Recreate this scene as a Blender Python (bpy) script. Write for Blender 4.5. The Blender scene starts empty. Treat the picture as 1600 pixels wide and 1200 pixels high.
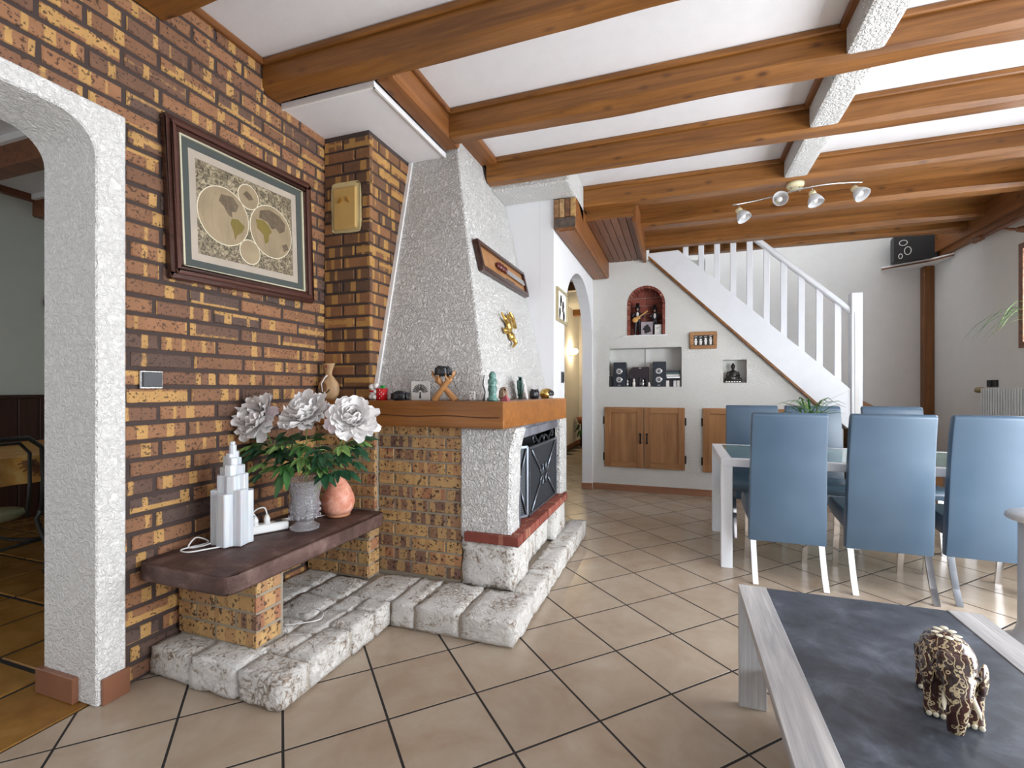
import bpy, bmesh, math, random
from mathutils import Vector, Matrix, noise as mnoise
from mathutils import Quaternion
random.seed(7)
scn = bpy.context.scene
col = scn.collection
PI = math.pi

# ------------------------------------------------------------------ camera, world, light, exposure
F_PX, CY, YAW, CAM_H = 742.0, 607.0, math.radians(19.3), 1.22
cd = bpy.data.cameras.new('camera'); cam = bpy.data.objects.new('camera', cd); col.objects.link(cam)
cd.sensor_width = 36.0; cd.sensor_fit = 'HORIZONTAL'; cd.lens = F_PX / 1600 * 36.0
cd.shift_y = (CY - 600) / 1600; cd.clip_start = 0.05; cd.clip_end = 100
cam.location = (0, 0, CAM_H); cam.rotation_euler = (PI / 2, 0, YAW)
scn.camera = cam

scn.view_settings.view_transform = 'Standard'
scn.view_settings.look = 'None'
scn.view_settings.gamma = 1.0
scn.view_settings.use_curve_mapping = False
scn.view_settings.exposure = 0.42

world = bpy.data.worlds.new('world'); scn.world = world; world.use_nodes = True
bgn = world.node_tree.nodes['Background']
bgn.inputs[0].default_value = (0.93, 0.96, 1.0, 1); bgn.inputs[1].default_value = 1.1

def area_light(name, loc, rot, sx, sy, power, color):
    l = bpy.data.lights.new(name, 'AREA'); l.shape = 'RECTANGLE'; l.size = sx; l.size_y = sy
    l.energy = power; l.color = color
    o = bpy.data.objects.new(name, l); o.location = loc; o.rotation_euler = rot; col.objects.link(o); return o
# daylight through the glazed openings of the right-hand wall, outside the frame
area_light('daylight_patio_door_offscreen', (3.02, 1.75, 1.12), (0, PI / 2, 0), 1.95, 3.2, 190, (0.90, 0.95, 1.0))
area_light('daylight_side_window_offscreen', (3.02, 4.75, 2.0), (0, PI / 2, 0), 0.85, 1.0, 40, (0.92, 0.96, 1.0))

# ------------------------------------------------------------------ material helpers
class G:
    def __init__(s, name):
        s.m = bpy.data.materials.new(name); s.m.use_nodes = True
        s.t = s.m.node_tree; s.b = s.t.nodes['Principled BSDF']
    def n(s, typ, ins=None, out=0, **props):
        nd = s.t.nodes.new('ShaderNode' + typ)
        for k, v in props.items(): setattr(nd, k, v)
        for k, v in (ins or {}).items(): s.put(nd.inputs[k], v)
        return nd.outputs[out]
    def put(s, sock, v):
        if isinstance(v, bpy.types.NodeSocket): s.t.links.new(v, sock)
        else:
            if sock.type == 'RGBA' and len(v) == 3: v = (*v, 1)
            sock.default_value = v
    def mix(s, f, a, b, mode='MIX'):
        nd = s.t.nodes.new('ShaderNodeMix'); nd.data_type = 'RGBA'; nd.blend_type = mode
        s.put(nd.inputs[0], f); s.put(nd.inputs[6], a); s.put(nd.inputs[7], b); return nd.outputs[2]
    def math(s, op, a, b=0.0):
        return s.n('Math', {0: a, 1: b}, operation=op)
    def ramp(s, f, stops, interp='LINEAR'):
        nd = s.t.nodes.new('ShaderNodeValToRGB'); cr = nd.color_ramp; cr.interpolation = interp
        while len(cr.elements) < len(stops): cr.elements.new(0.5)
        for e, (p, c) in zip(cr.elements, stops):
            e.position = p; e.color = (*c, 1) if hasattr(c, '__len__') else (c, c, c, 1)
        s.put(nd.inputs[0], f); return nd.outputs[0]
    def coord(s, which='Object'):
        nd = s.t.nodes.new('ShaderNodeTexCoord'); return nd.outputs[which]
    def rand(s):
        nd = s.t.nodes.new('ShaderNodeObjectInfo'); return nd.outputs['Random']
    def noise(s, vec, scale, detail=3.0, rough=0.5, dist=0.0, out='Fac'):
        return s.n('TexNoise', {'Vector': vec, 'Scale': scale, 'Detail': detail, 'Roughness': rough, 'Distortion': dist}, out=out)
    def map(s, vec, scale=(1, 1, 1), loc=(0, 0, 0), rot=(0, 0, 0)):
        return s.n('Mapping', {'Vector': vec, 'Location': loc, 'Rotation': rot, 'Scale': scale})
    def bump(s, h, strength=0.5, dist=0.01):
        b = s.n('Bump', {'Height': h, 'Strength': strength, 'Distance': dist}); s.put(s.b.inputs['Normal'], b)
    def set(s, **k):
        names = {'color': 'Base Color', 'rough': 'Roughness', 'metal': 'Metallic', 'trans': 'Transmission Weight', 'ior': 'IOR',
                 'spec': 'Specular IOR Level', 'coat': 'Coat Weight', 'sub': 'Subsurface Weight', 'emit': 'Emission Color', 'emits': 'Emission Strength', 'alpha': 'Alpha'}
        for a, v in k.items(): s.put(s.b.inputs[names[a]], v)
        return s
    def rvec(s, k=31.0):
        r = s.math('MULTIPLY', s.rand(), k)
        c = s.n('CombineXYZ', {0: r, 1: s.math('MULTIPLY', r, 1.7), 2: s.math('MULTIPLY', r, 0.6)})
        return s.n('VectorMath', {0: s.coord(), 1: c}, operation='ADD')

def plain(name, c, rough=0.5, metal=0.0, spec=0.5, var=0.06, vs=9.0, bump=0.0, bs=60.0, **k):
    g = G(name); v = g.rvec()
    n = g.noise(v, vs, 3)
    lo = tuple(x * (1 - var) for x in c); hi = tuple(min(1, x * (1 + var)) for x in c)
    g.set(color=g.ramp(n, [(0.3, lo), (0.7, hi)]), rough=rough, metal=metal, spec=spec, **k)
    if bump: g.bump(g.noise(v, bs, 4), bump, 0.004)
    return g.m

def brick_mat(name, ramp, yellow, band_lo, speck_thr, speck_col, speck_scale, bmix=0.88):
    g = G(name); co = g.coord(); r = g.rand()
    v = g.rvec(43.0)
    base = g.ramp(r, ramp)
    sep = g.t.nodes.new('ShaderNodeSeparateXYZ'); g.t.links.new(co, sep.inputs[0])
    w = g.math('ADD', sep.outputs[0], g.math('MULTIPLY', r, 57.0))
    b1 = g.n('TexNoise', {'W': w, 'Scale': 17.0, 'Detail': 0.0}, noise_dimensions='1D')
    wz = g.math('ADD', sep.outputs[2], g.math('MULTIPLY', r, 91.0))
    b2 = g.n('TexNoise', {'W': wz, 'Scale': 13.0, 'Detail': 0.0}, noise_dimensions='1D')
    wob = g.math('MULTIPLY', g.math('SUBTRACT', g.noise(v, 40.0, 2), 0.5), 0.10)
    m1 = g.ramp(g.math('ADD', b1, wob), [(band_lo, 0.0), (band_lo + 0.035, 1.0)])
    m2 = g.ramp(g.math('ADD', b2, wob), [(0.70, 0.0), (0.74, 1.0)])
    m = g.math('MAXIMUM', m1, m2)
    c = g.mix(g.math('MULTIPLY', m, bmix), base, yellow)
    c = g.mix(0.35, c, g.ramp(g.noise(v, 14.0, 4), [(0.3, (0.45, 0.45, 0.45)), (0.7, (1, 1, 1))]), 'MULTIPLY')
    sp = g.ramp(g.noise(v, speck_scale, 2, 0.6), [(speck_thr, 0.0), (speck_thr + 0.04, 1.0)])
    c = g.mix(g.math('MULTIPLY', sp, 0.85), c, speck_col)
    g.set(color=c, rough=0.72, spec=0.3)
    g.bump(g.noise(v, 70.0, 4), 0.35, 0.004)
    return g.m

BRICK_WALL = brick_mat('brick_wall', [(0.0, (0.105, 0.070, 0.060)), (0.10, (0.15, 0.085, 0.06)), (0.24, (0.235, 0.115, 0.062)), (0.6, (0.335, 0.162, 0.080)), (0.85, (0.30, 0.14, 0.072)), (1.0, (0.17, 0.09, 0.06))],
                       (0.56, 0.32, 0.11), 0.615, 0.585, (0.045, 0.026, 0.02), 80.0)
BRICK_BASE = brick_mat('brick_fireplace', [(0.0, (0.16, 0.09, 0.07)), (0.2, (0.24, 0.13, 0.085)), (0.4, (0.46, 0.26, 0.115)), (0.65, (0.50, 0.30, 0.125)), (0.8, (0.36, 0.15, 0.085)), (1.0, (0.44, 0.25, 0.12))],
                       (0.62, 0.40, 0.165), 0.50, 0.575, (0.035, 0.02, 0.018), 55.0, 0.55)
BRICK_PIER = brick_mat('brick_chimney_pier', [(0.0, (0.10, 0.06, 0.045)), (0.4, (0.20, 0.10, 0.05)), (0.75, (0.28, 0.13, 0.06)), (1.0, (0.36, 0.17, 0.07))],
                       (0.48, 0.26, 0.08), 0.58, 0.66, (0.05, 0.03, 0.02), 90.0)
BRICK_RED = brick_mat('brick_red_edge', [(0.0, (0.20, 0.05, 0.035)), (1.0, (0.34, 0.10, 0.07))], (0.36, 0.15, 0.10), 0.68, 0.70, (0.06, 0.03, 0.025), 80.0)
MORTAR_DARK = plain('mortar_dark', (0.058, 0.039, 0.034), 0.9, bump=0.6, bs=120)
MORTAR_GREY = plain('mortar_grey', (0.30, 0.26, 0.20), 0.9, bump=0.6, bs=120)
GROUT = plain('grout', (0.018, 0.016, 0.015), 0.8)

def plaster(name, c, scale, strength, dist, warp=1.5, rough=0.75):
    g = G(name); co = g.coord()
    n1 = g.noise(co, scale, 3, 0.55, warp)
    n2 = g.noise(co, scale * 3.1, 3, 0.5, 0.5)
    h = g.math('ADD', g.ramp(n1, [(0.38, 0.0), (0.62, 1.0)]), g.math('MULTIPLY', n2, 0.5))
    g.set(color=g.ramp(g.noise(co, 1.6, 3), [(0.3, tuple(x * 0.96 for x in c)), (0.7, c)]), rough=rough, spec=0.3)
    g.bump(h, strength, dist)
    return g.m
PL_HOOD = plaster('plaster_swirl', (0.84, 0.825, 0.80), 28.0, 0.85, 0.020, 2.4)
PL_WALL = plaster('plaster_fine', (0.78, 0.78, 0.77), 60.0, 0.30, 0.005, 0.8)
PL_ARCH = plaster('plaster_rough', (0.84, 0.825, 0.80), 46.0, 0.75, 0.011, 1.2)
PL_BEAM = plaster('plaster_stipple', (0.84, 0.825, 0.80), 70.0, 0.9, 0.012, 0.6)
PL_SMOOTH = plaster('plaster_smooth', (0.80, 0.80, 0.82), 45.0, 0.12, 0.003, 0.5)
PL_REAR = plaster('plaster_rear', (0.74, 0.735, 0.70), 75.0, 0.45, 0.006, 0.8)
CEIL = plain('ceiling_paint', (0.78, 0.765, 0.78), 0.85, var=0.02, bump=0.25, bs=220)
WHITE = plain('white_lacquer', (0.80, 0.82, 0.86), 0.3, var=0.02)
WHITE_TRIM = plain('white_trim', (0.86, 0.85, 0.84), 0.45, var=0.02)

def wood(name, c1, c2, axis=0, rough=0.4, knots=True, dark=(0.06, 0.02, 0.008), gs=7.0):
    g = G(name); v = g.rvec(17.0)
    sc = [1, 1, 1]
    for i in range(3): sc[i] = 0.22 if i == axis else 3.2
    st = g.map(v, tuple(sc))
    n = g.noise(st, gs, 5, 0.6, 0.6)
    c = g.ramp(n, [(0.25, c1), (0.5, tuple((a + b) / 2 for a, b in zip(c1, c2))), (0.75, c2)])
    fine = g.noise(g.map(v, tuple(0.6 if i == axis else 30 for i in range(3))), 5.0, 3)
    c = g.mix(0.35, c, g.ramp(fine, [(0.3, 0.55), (0.65, 1.0)]), 'MULTIPLY')
    big = g.noise(v, 1.7, 2)
    c = g.mix(0.4, c, g.ramp(big, [(0.3, 0.62), (0.7, 1.0)]), 'MULTIPLY')
    if knots:
        vo = g.n('TexVoronoi', {'Vector': g.map(v, tuple(1.0 if i == axis else 2.2 for i in range(3))), 'Scale': 4.6}, out='Distance')
        k = g.ramp(vo, [(0.06, 1.0), (0.10, 0.55), (0.20, 0.0)])
        c = g.mix(g.math('MULTIPLY', k, 0.8), c, dark)
    g.set(color=c, rough=rough, spec=0.45)
    g.bump(fine, 0.15, 0.003)
    return g.m
W1, W2 = (0.135, 0.048, 0.009), (0.37, 0.150, 0.033)
PINE_X = wood('pine_along_x', W1, W2, 0, 0.42)
PINE_Y = wood('pine_along_y', (0.16, 0.055, 0.014), (0.34, 0.13, 0.035), 1, 0.45)
PINE_DARK = wood('pine_board', (0.13, 0.045, 0.02), (0.27, 0.10, 0.04), 1, 0.45)
POST_WOOD = wood('post_wood', (0.14, 0.05, 0.012), (0.26, 0.10, 0.025), 2, 0.4)
MANTEL_X = wood('mantel_wood', (0.21, 0.072, 0.014), (0.40, 0.155, 0.034), 0, 0.3, knots=False)
OAK = wood('cabinet_oak', (0.30, 0.13, 0.045), (0.50, 0.25, 0.10), 2, 0.4, knots=False)
OAK_H = wood('cabinet_oak_rail', (0.34, 0.15, 0.055), (0.52, 0.27, 0.11), 0, 0.4, knots=False)
DARKWOOD = wood('dark_frame_wood', (0.035, 0.014, 0.010), (0.085, 0.035, 0.025), 1, 0.25, knots=False)
REDWOOD = wood('red_frame_wood', (0.12, 0.04, 0.028), (0.20, 0.075, 0.05), 1, 0.3, knots=False)
GREYWOOD = wood('grey_oak', (0.27, 0.26, 0.27), (0.66, 0.64, 0.63), 1, 0.5, knots=False, gs=9)
GREYWOOD_Z = wood('grey_oak_upright', (0.40, 0.39, 0.39), (0.66, 0.65, 0.65), 2, 0.5, knots=False, gs=9)
WAINSCOT = wood('wainscot_wood', (0.045, 0.016, 0.010), (0.09, 0.03, 0.018), 2, 0.4, knots=False)
SKIRT = plain('terracotta_skirting', (0.25, 0.105, 0.058), 0.3, var=0.25, vs=3)
SKIRT_OAK = wood('skirting_wood', (0.28, 0.12, 0.06), (0.45, 0.22, 0.12), 0, 0.45, knots=False)
BLACK = plain('black_matte', (0.012, 0.012, 0.013), 0.5)
GREY_D = plain('dark_grey_plastic', (0.05, 0.05, 0.055), 0.3)
CHROME = plain('chrome', (0.86, 0.86, 0.87), 0.08, 1.0, var=0.01)
STEEL = plain('brushed_steel', (0.60, 0.60, 0.61), 0.25, 1.0, var=0.03)
IRON = plain('wrought_iron', (0.05, 0.055, 0.065), 0.4, 0.7)
GOLD = plain('gilt', (0.65, 0.43, 0.12), 0.28, 0.9, var=0.15)
BRASS = plain('aged_brass', (0.40, 0.33, 0.17), 0.35, 0.8)
CREAM = plain('cream_plastic', (0.74, 0.66, 0.42), 0.5)
PAPER = plain('paper_white', (0.82, 0.80, 0.77), 0.6, var=0.03)
WHITE_PL = plain('white_plastic', (0.80, 0.80, 0.79), 0.35, var=0.02)

def tile_mat(name, c1, c2, c3, rough):
    g = G(name); v = g.rvec(77.0); r = g.rand()
    n = g.noise(v, 4.5, 5, 0.6, 0.4)
    c = g.ramp(n, [(0.3, c1), (0.5, c2), (0.72, c3)])
    c = g.mix(0.5, c, g.ramp(r, [(0, (0.86, 0.84, 0.82)), (1, (1, 1, 1))]), 'MULTIPLY')
    g.set(color=c, rough=rough, spec=0.4)
    g.bump(g.noise(v, 30, 3), 0.05, 0.002)
    return g.m
TILE = tile_mat('floor_tile', (0.385, 0.29, 0.21), (0.435, 0.345, 0.26), (0.475, 0.40, 0.315), 0.24)
KTILE = tile_mat('kitchen_tile', (0.20, 0.085, 0.016), (0.29, 0.14, 0.03), (0.37, 0.19, 0.05), 0.22)

def stone_mat(name, brown):
    g = G(name); v = g.rvec(29.0)
    n = g.noise(v, 5.0, 6, 0.65, 1.0)
    n2 = g.noise(g.map(v, (1, 1, 1)), 34.0, 5, 0.65, 1.5)
    f = g.math('ADD', g.math('MULTIPLY', n, 0.45), g.math('MULTIPLY', n2, 0.55))
    c = g.ramp(f, [(0.33, brown), (0.42, (0.40, 0.33, 0.27)), (0.485, (0.76, 0.73, 0.69)), (0.8, (0.88, 0.86, 0.84))])
    g.set(color=c, rough=0.85, spec=0.2)
    g.bump(n2, 1.0, 0.018)
    return g.m
STONE = stone_mat('whitewashed_stone', (0.13, 0.09, 0.06))
STONE_JOINT = plain('stone_joint', (0.42, 0.36, 0.29), 0.9, bump=0.5)
gs_ = G('bench_slate'); v_ = gs_.coord(); n_ = gs_.noise(v_, 6, 6, 0.65, 0.8)
gs_.set(color=gs_.ramp(n_, [(0.3, (0.055, 0.030, 0.026)), (0.55, (0.115, 0.065, 0.055)), (0.75, (0.22, 0.14, 0.12))]), rough=0.55, spec=0.3)
gs_.bump(gs_.noise(v_, 26, 5, 0.65), 0.7, 0.012); SLATE = gs_.m

gs_ = G('blue_leather'); v_ = gs_.rvec()
gs_.set(color=gs_.ramp(gs_.noise(v_, 3, 2), [(0.3, (0.062, 0.108, 0.165)), (0.7, (0.080, 0.132, 0.195))]), rough=0.33, spec=0.6)
gs_.bump(gs_.noise(v_, 160, 2), 0.06, 0.002); LEATHER = gs_.m
gs_ = G('slate_laminate'); v_ = gs_.coord(); n_ = gs_.noise(v_, 7, 7, 0.7, 0.4)
gs_.set(color=gs_.ramp(n_, [(0.3, (0.022, 0.024, 0.030)), (0.52, (0.062, 0.070, 0.088)), (0.72, (0.14, 0.16, 0.195))]), rough=0.38, spec=0.45); LAMINATE = gs_.m
gs_ = G('table_glass'); gs_.set(color=(0.62, 0.86, 0.82), rough=0.06, trans=0.85, ior=1.45); GLASS = gs_.m
gs_ = G('crystal_glass'); gs_.set(color=(0.90, 0.90, 0.94), rough=0.08, trans=0.84, ior=1.45)
v_ = gs_.coord(); a_ = gs_.n('TexVoronoi', {'Vector': v_, 'Scale': 90.0}, out='Distance'); gs_.bump(a_, 0.8, 0.005); CRYSTAL = gs_.m
gs_ = G('window_glass'); gs_.set(color=(0.95, 0.98, 1), rough=0.02, trans=1.0, ior=1.02); WINGLASS = gs_.m
gs_ = G('frosted_shade'); gs_.set(color=(0.85, 0.86, 0.88), rough=0.35, trans=0.45, ior=1.3)
gs_.bump(gs_.n('TexVoronoi', {'Vector': gs_.coord(), 'Scale': 160.0}, out='Distance'), 0.5, 0.003); SHADE = gs_.m
gs_ = G('selenite'); v_ = gs_.rvec(); st_ = gs_.map(v_, (40, 40, 2))
gs_.set(color=gs_.ramp(gs_.noise(st_, 2.0, 3), [(0.3, (0.72, 0.74, 0.80)), (0.7, (0.92, 0.93, 0.95))]), rough=0.3, sub=0.25, trans=0.25)
gs_.bump(gs_.noise(st_, 2.0, 3), 0.4, 0.003); SELENITE = gs_.m
gs_ = G('salt_rock'); v_ = gs_.coord(); n_ = gs_.noise(v_, 18, 4, 0.6, 1.4)
gs_.set(color=gs_.ramp(n_, [(0.3, (0.60, 0.20, 0.12)), (0.55, (0.78, 0.36, 0.25)), (0.8, (0.90, 0.62, 0.52))]), rough=0.4, sub=0.2)
gs_.bump(n_, 0.3, 0.004); SALT = gs_.m

def emission(name, c, s):
    g = G(name); g.set(color=c, rough=0.4, emit=c, emits=s); return g.m

# ------------------------------------------------------------------ mesh helpers
class MB:
    def __init__(s): s.v = []; s.f = []; s.mi = []; s.sm = []
    def add(s, vs, fs, mi=0, sm=False):
        o = len(s.v); s.v += [Vector(p) for p in vs]
        for f in fs: s.f.append([i + o for i in f]); s.mi.append(mi); s.sm.append(sm)
        return s
    def box(s, x0, x1, y0, y1, z0, z1, mi=0):
        vs = [(x, y, z) for z in (z0, z1) for y in (y0, y1) for x in (x0, x1)]
        return s.hexa(vs, mi)
    def hexa(s, vs, mi=0):      # order: z0(y0x0,y0x1,y1x0,y1x1), z1(...)
        return s.add(vs, [(0, 2, 3, 1), (4, 5, 7, 6), (0, 1, 5, 4), (2, 6, 7, 3), (0, 4, 6, 2), (1, 3, 7, 5)], mi)
    def prism(s, poly, fn, d0, d1, mi=0, sm=False):   # fn(a, b, d) -> point
        n = len(poly)
        vs = [fn(a, b, d0) for a, b in poly] + [fn(a, b, d1) for a, b in poly]
        fs = [tuple(range(n - 1, -1, -1)), tuple(range(n, 2 * n))] + [(i, (i + 1) % n, n + (i + 1) % n, n + i) for i in range(n)]
        return s.add(vs, fs, mi, sm)
    def tube(s, pts, r, n=8, mi=0, caps=True, sm=True, flat=None):
        pts = [Vector(p) for p in pts]; m = len(pts)
        rs = r if hasattr(r, '__len__') else [r] * m
        vs = []; up = None
        for i, p in enumerate(pts):
            t = (pts[min(i + 1, m - 1)] - pts[max(i - 1, 0)]).normalized()
            if up is None:
                up = Vector((0, 0, 1)) if abs(t.z) < 0.9 else Vector((1, 0, 0))
                if flat: up = Vector(flat)
            a = (up - t * up.dot(t))
            if a.length < 1e-6: a = t.orthogonal()
            a.normalize(); up = a; b = t.cross(a)
            for k in range(n):
                an = 2 * PI * k / n
                vs.append(p + (a * math.cos(an) + b * math.sin(an)) * rs[i])
        fs = [(i * n + k, i * n + (k + 1) % n, (i + 1) * n + (k + 1) % n, (i + 1) * n + k) for i in range(m - 1) for k in range(n)]
        s.add(vs, fs, mi, sm)
        if caps: s.add([v for v in vs[:n]], [tuple(range(n - 1, -1, -1))], mi); s.add(vs[-n:], [tuple(range(n))], mi)
        return s
    def strip(s, pts, w, t, wdir, mi=0):               # rectangular bar along pts, width w along wdir, thickness t
        pts = [Vector(p) for p in pts]; W = Vector(wdir).normalized(); m = len(pts); vs = []
        for i, p in enumerate(pts):
            tg = (pts[min(i + 1, m - 1)] - pts[max(i - 1, 0)]).normalized(); nn = tg.cross(W).normalized()
            for a, b in ((-1, -1), (1, -1), (1, 1), (-1, 1)): vs.append(p + W * a * w / 2 + nn * b * t / 2)
        fs = [(i * 4 + k, i * 4 + (k + 1) % 4, i * 4 + 4 + (k + 1) % 4, i * 4 + 4 + k) for i in range(m - 1) for k in range(4)]
        fs += [(3, 2, 1, 0), tuple(range(m * 4 - 4, m * 4))]
        return s.add(vs, fs, mi)
    def lathe(s, prof, c=(0, 0, 0), n=20, mi=0, mat=None, sm=True):
        c = Vector(c); vs = []
        for r, z in prof:
            for k in range(n):
                a = 2 * PI * k / n; p = Vector((r * math.cos(a), r * math.sin(a), z))
                vs.append((mat @ p if mat else p) + c)
        m = len(prof)
        fs = [(i * n + k, i * n + (k + 1) % n, (i + 1) * n + (k + 1) % n, (i + 1) * n + k) for i in range(m - 1) for k in range(n)]
        if prof[0][0] > 1e-5: fs.append(tuple(range(n - 1, -1, -1)))
        if prof[-1][0] > 1e-5: fs.append(tuple(range((m - 1) * n, m * n)))
        return s.add(vs, fs, mi, sm)
    def ball(s, c, r, n=12, m=8, mi=0, mat=None):
        r = r if hasattr(r, '__len__') else (r, r, r); c = Vector(c); vs = []
        for i in range(m + 1):
            th = PI * i / m
            for k in range(n):
                a = 2 * PI * k / n
                p = Vector((r[0] * math.sin(th) * math.cos(a), r[1] * math.sin(th) * math.sin(a), -r[2] * math.cos(th)))
                vs.append((mat @ p if mat else p) + c)
        fs = [(i * n + k, i * n + (k + 1) % n, (i + 1) * n + (k + 1) % n, (i + 1) * n + k) for i in range(m) for k in range(n)]
        return s.add(vs, fs, mi, True)
    def mesh(s, name, mats, off=Vector((0, 0, 0)), bevel=0.0, seg=1, merge=True):
        me = bpy.data.meshes.new(name)
        me.from_pydata([tuple(p - off) for p in s.v], [], s.f)
        for m in mats: me.materials.append(m)
        for p, mi, sm in zip(me.polygons, s.mi, s.sm): p.material_index = mi; p.use_smooth = sm
        bm = bmesh.new(); bm.from_mesh(me)
        if merge: bmesh.ops.remove_doubles(bm, verts=bm.verts, dist=1e-5)
        bmesh.ops.recalc_face_normals(bm, faces=bm.faces)
        if bevel:
            ed = [e for e in bm.edges if len(e.link_faces) == 2 and e.calc_face_angle(0) > 0.5]
            bmesh.ops.bevel(bm, geom=ed, offset=bevel, segments=seg, profile=0.6, affect='EDGES', clamp_overlap=True)
        bm.to_mesh(me); bm.free(); me.update(); return me
    def bbase(s):
        xs = [p.x for p in s.v]; ys = [p.y for p in s.v]; zs = [p.z for p in s.v]
        return Vector(((min(xs) + max(xs)) / 2, (min(ys) + max(ys)) / 2, min(zs)))
    def build(s, name, mats, parent=None, bevel=0.0, seg=1, local=False, merge=True):
        mats = mats if isinstance(mats, (list, tuple)) else [mats]
        if local: off = Vector((0, 0, 0)); loc = Vector((0, 0, 0))
        elif parent: off = wloc(parent); loc = Vector((0, 0, 0))
        else: off = s.bbase(); loc = off
        me = s.mesh(name, mats, off, bevel, seg, merge)
        o = bpy.data.objects.new(name, me); col.objects.link(o); o.location = loc
        if parent: o.parent = parent
        return o
def wloc(o):
    p = Vector((0, 0, 0))
    while o: p = p + o.location; o = o.parent
    return p
def thing(name, label, cat, loc=(0, 0, 0), group=None, rotz=0.0):
    o = bpy.data.objects.new(name, None); col.objects.link(o); o.location = loc; o.rotation_euler = (0, 0, rotz)
    o.empty_display_size = 0.1
    return tag(o, label, cat, group)
def tag(o, label, cat, group=None):
    o['label'] = label; o['category'] = cat
    if group: o['group'] = group
    return o
def struct(o, label=None):
    o['kind'] = 'structure'
    if label: o['label'] = label
    return o
def at_origin(o):      # structures keep world coordinates for their textures
    off = o.location.copy(); o.data.transform(Matrix.Translation(off)); o.location = (0, 0, 0); return o
def copy_tree(o, parent=None):
    c = o.copy(); col.objects.link(c); c.parent = parent
    for ch in list(o.children): copy_tree(ch, c)
    return c
def soft(o, ang=50):
    for p in o.data.polygons: p.use_smooth = True
    o.data.set_sharp_from_angle(angle=math.radians(ang)); return o
def smooth_mod(o, lv=1):
    m = o.modifiers.new('subsurf', 'SUBSURF'); m.levels = lv; m.render_levels = lv; return o
def remesh(o, vox, sm=4):
    m = o.modifiers.new('remesh', 'REMESH'); m.mode = 'VOXEL'; m.voxel_size = vox; m.use_smooth_shade = True
    if sm:
        k = o.modifiers.new('smooth', 'SMOOTH'); k.iterations = sm; k.factor = 0.6
    return o
def FX(x): return lambda a, b, d: (x + d, a, b)       # (y, z) polygon, extruded along x
def FY(y): return lambda a, b, d: (a, y + d, b)       # (x, z) polygon, extruded along y
def FZ(z): return lambda a, b, d: (a, b, z + d)       # (x, y) polygon, extruded along z

def holed(name, outer, holes, fn, d0, d1, mats, parent=None):
    bm = bmesh.new(); loops = [outer] + holes
    for d in (d0, d1):
        ed = []
        for lp in loops:
            vs = [bm.verts.new(fn(a, b, d)) for a, b in lp]
            ed += [bm.edges.new((vs[i], vs[(i + 1) % len(vs)])) for i in range(len(vs))]
        bmesh.ops.triangle_fill(bm, use_beauty=True, use_dissolve=False, edges=ed)
    for lp in loops:
        n = len(lp)
        for i in range(n):
            a, b = lp[i], lp[(i + 1) % n]
            bm.faces.new([bm.verts.new(fn(*a, d0)), bm.verts.new(fn(*b, d0)), bm.verts.new(fn(*b, d1)), bm.verts.new(fn(*a, d1))])
    bmesh.ops.remove_doubles(bm, verts=bm.verts, dist=1e-5)
    bmesh.ops.recalc_face_normals(bm, faces=bm.faces)
    me = bpy.data.meshes.new(name); bm.to_mesh(me); bm.free()
    for m in (mats if isinstance(mats, (list, tuple)) else [mats]): me.materials.append(m)
    o = bpy.data.objects.new(name, me); col.objects.link(o)
    if parent: o.parent = parent
    return o

_bm = {}
def brick_mesh(L, H, D, mat, var, ch=0.004):
    key = (round(L, 3), round(H, 3), round(D, 3), mat.name, var)
    if key in _bm: return _bm[key]
    rr = random.Random(var * 7 + int(L * 1000))
    j = lambda: rr.uniform(-1, 1) * 0.0016
    mb = MB(); l, h = L / 2, H / 2
    rim = [(-l, -h), (l, -h), (l, h), (-l, h)]
    vs = [(x, D, z) for x, z in rim] + [(x + j(), ch, z + j()) for x, z in rim] + [(x * (1 - ch / l) + j(), 0.0 + j() * 0.5, z * (1 - ch / h) + j()) for x, z in rim]
    fs = [(8, 9, 10, 11)] + [(i, (i + 1) % 4, 4 + (i + 1) % 4, 4 + i) for i in range(4)] + [(4 + i, 4 + (i + 1) % 4, 8 + (i + 1) % 4, 8 + i) for i in range(4)]
    mb.add(vs, fs); me = mb.mesh('brick', [mat]); _bm[key] = me; return me

def brick_face(parent, origin, face, U, z0, z1, L, H, joint, mat, depth=0.02, skip=None, phase=0.5, irregular=0.0, seed=1, cut=None):
    """bricks on a vertical face; face 'y' looks along -Y (u = x), 'x' looks along +X (u = y, seen from +X)"""
    rr = random.Random(seed); P = wloc(parent); pitch = H + joint; r = 0; z = z0
    while z + H * 0.6 < z1:
        h = min(H, z1 - z)
        u = -((r % 2) * phase + (rr.uniform(-irregular, irregular))) * (L + joint)
        while u < U:
            a, b = max(u, 0), min(u + L, U); u += L + joint
            if b - a < 0.018: continue
            segs = [(a, b)]
            if cut: segs = cut(a, b, z, z + h)
            for a, b in segs:
                if b - a < 0.018 or (skip and skip(a, b, z, z + h)): continue
                me = brick_mesh(b - a, h, depth + 0.004, mat, rr.randrange(3))
                o = bpy.data.objects.new('brick', me); col.objects.link(o); o.parent = parent
                c = (a + b) / 2; pz = z + h / 2; pr = rr.uniform(-0.0015, 0.0015)
                if face == 'y': o.location = Vector((origin[0] + c, origin[1] - depth + pr, pz)) - P
                else: o.location = Vector((origin[0] + depth + pr, origin[1] + c, pz)) - P; o.rotation_euler = (0, 0, PI / 2)
        z += pitch; r += 1

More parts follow.
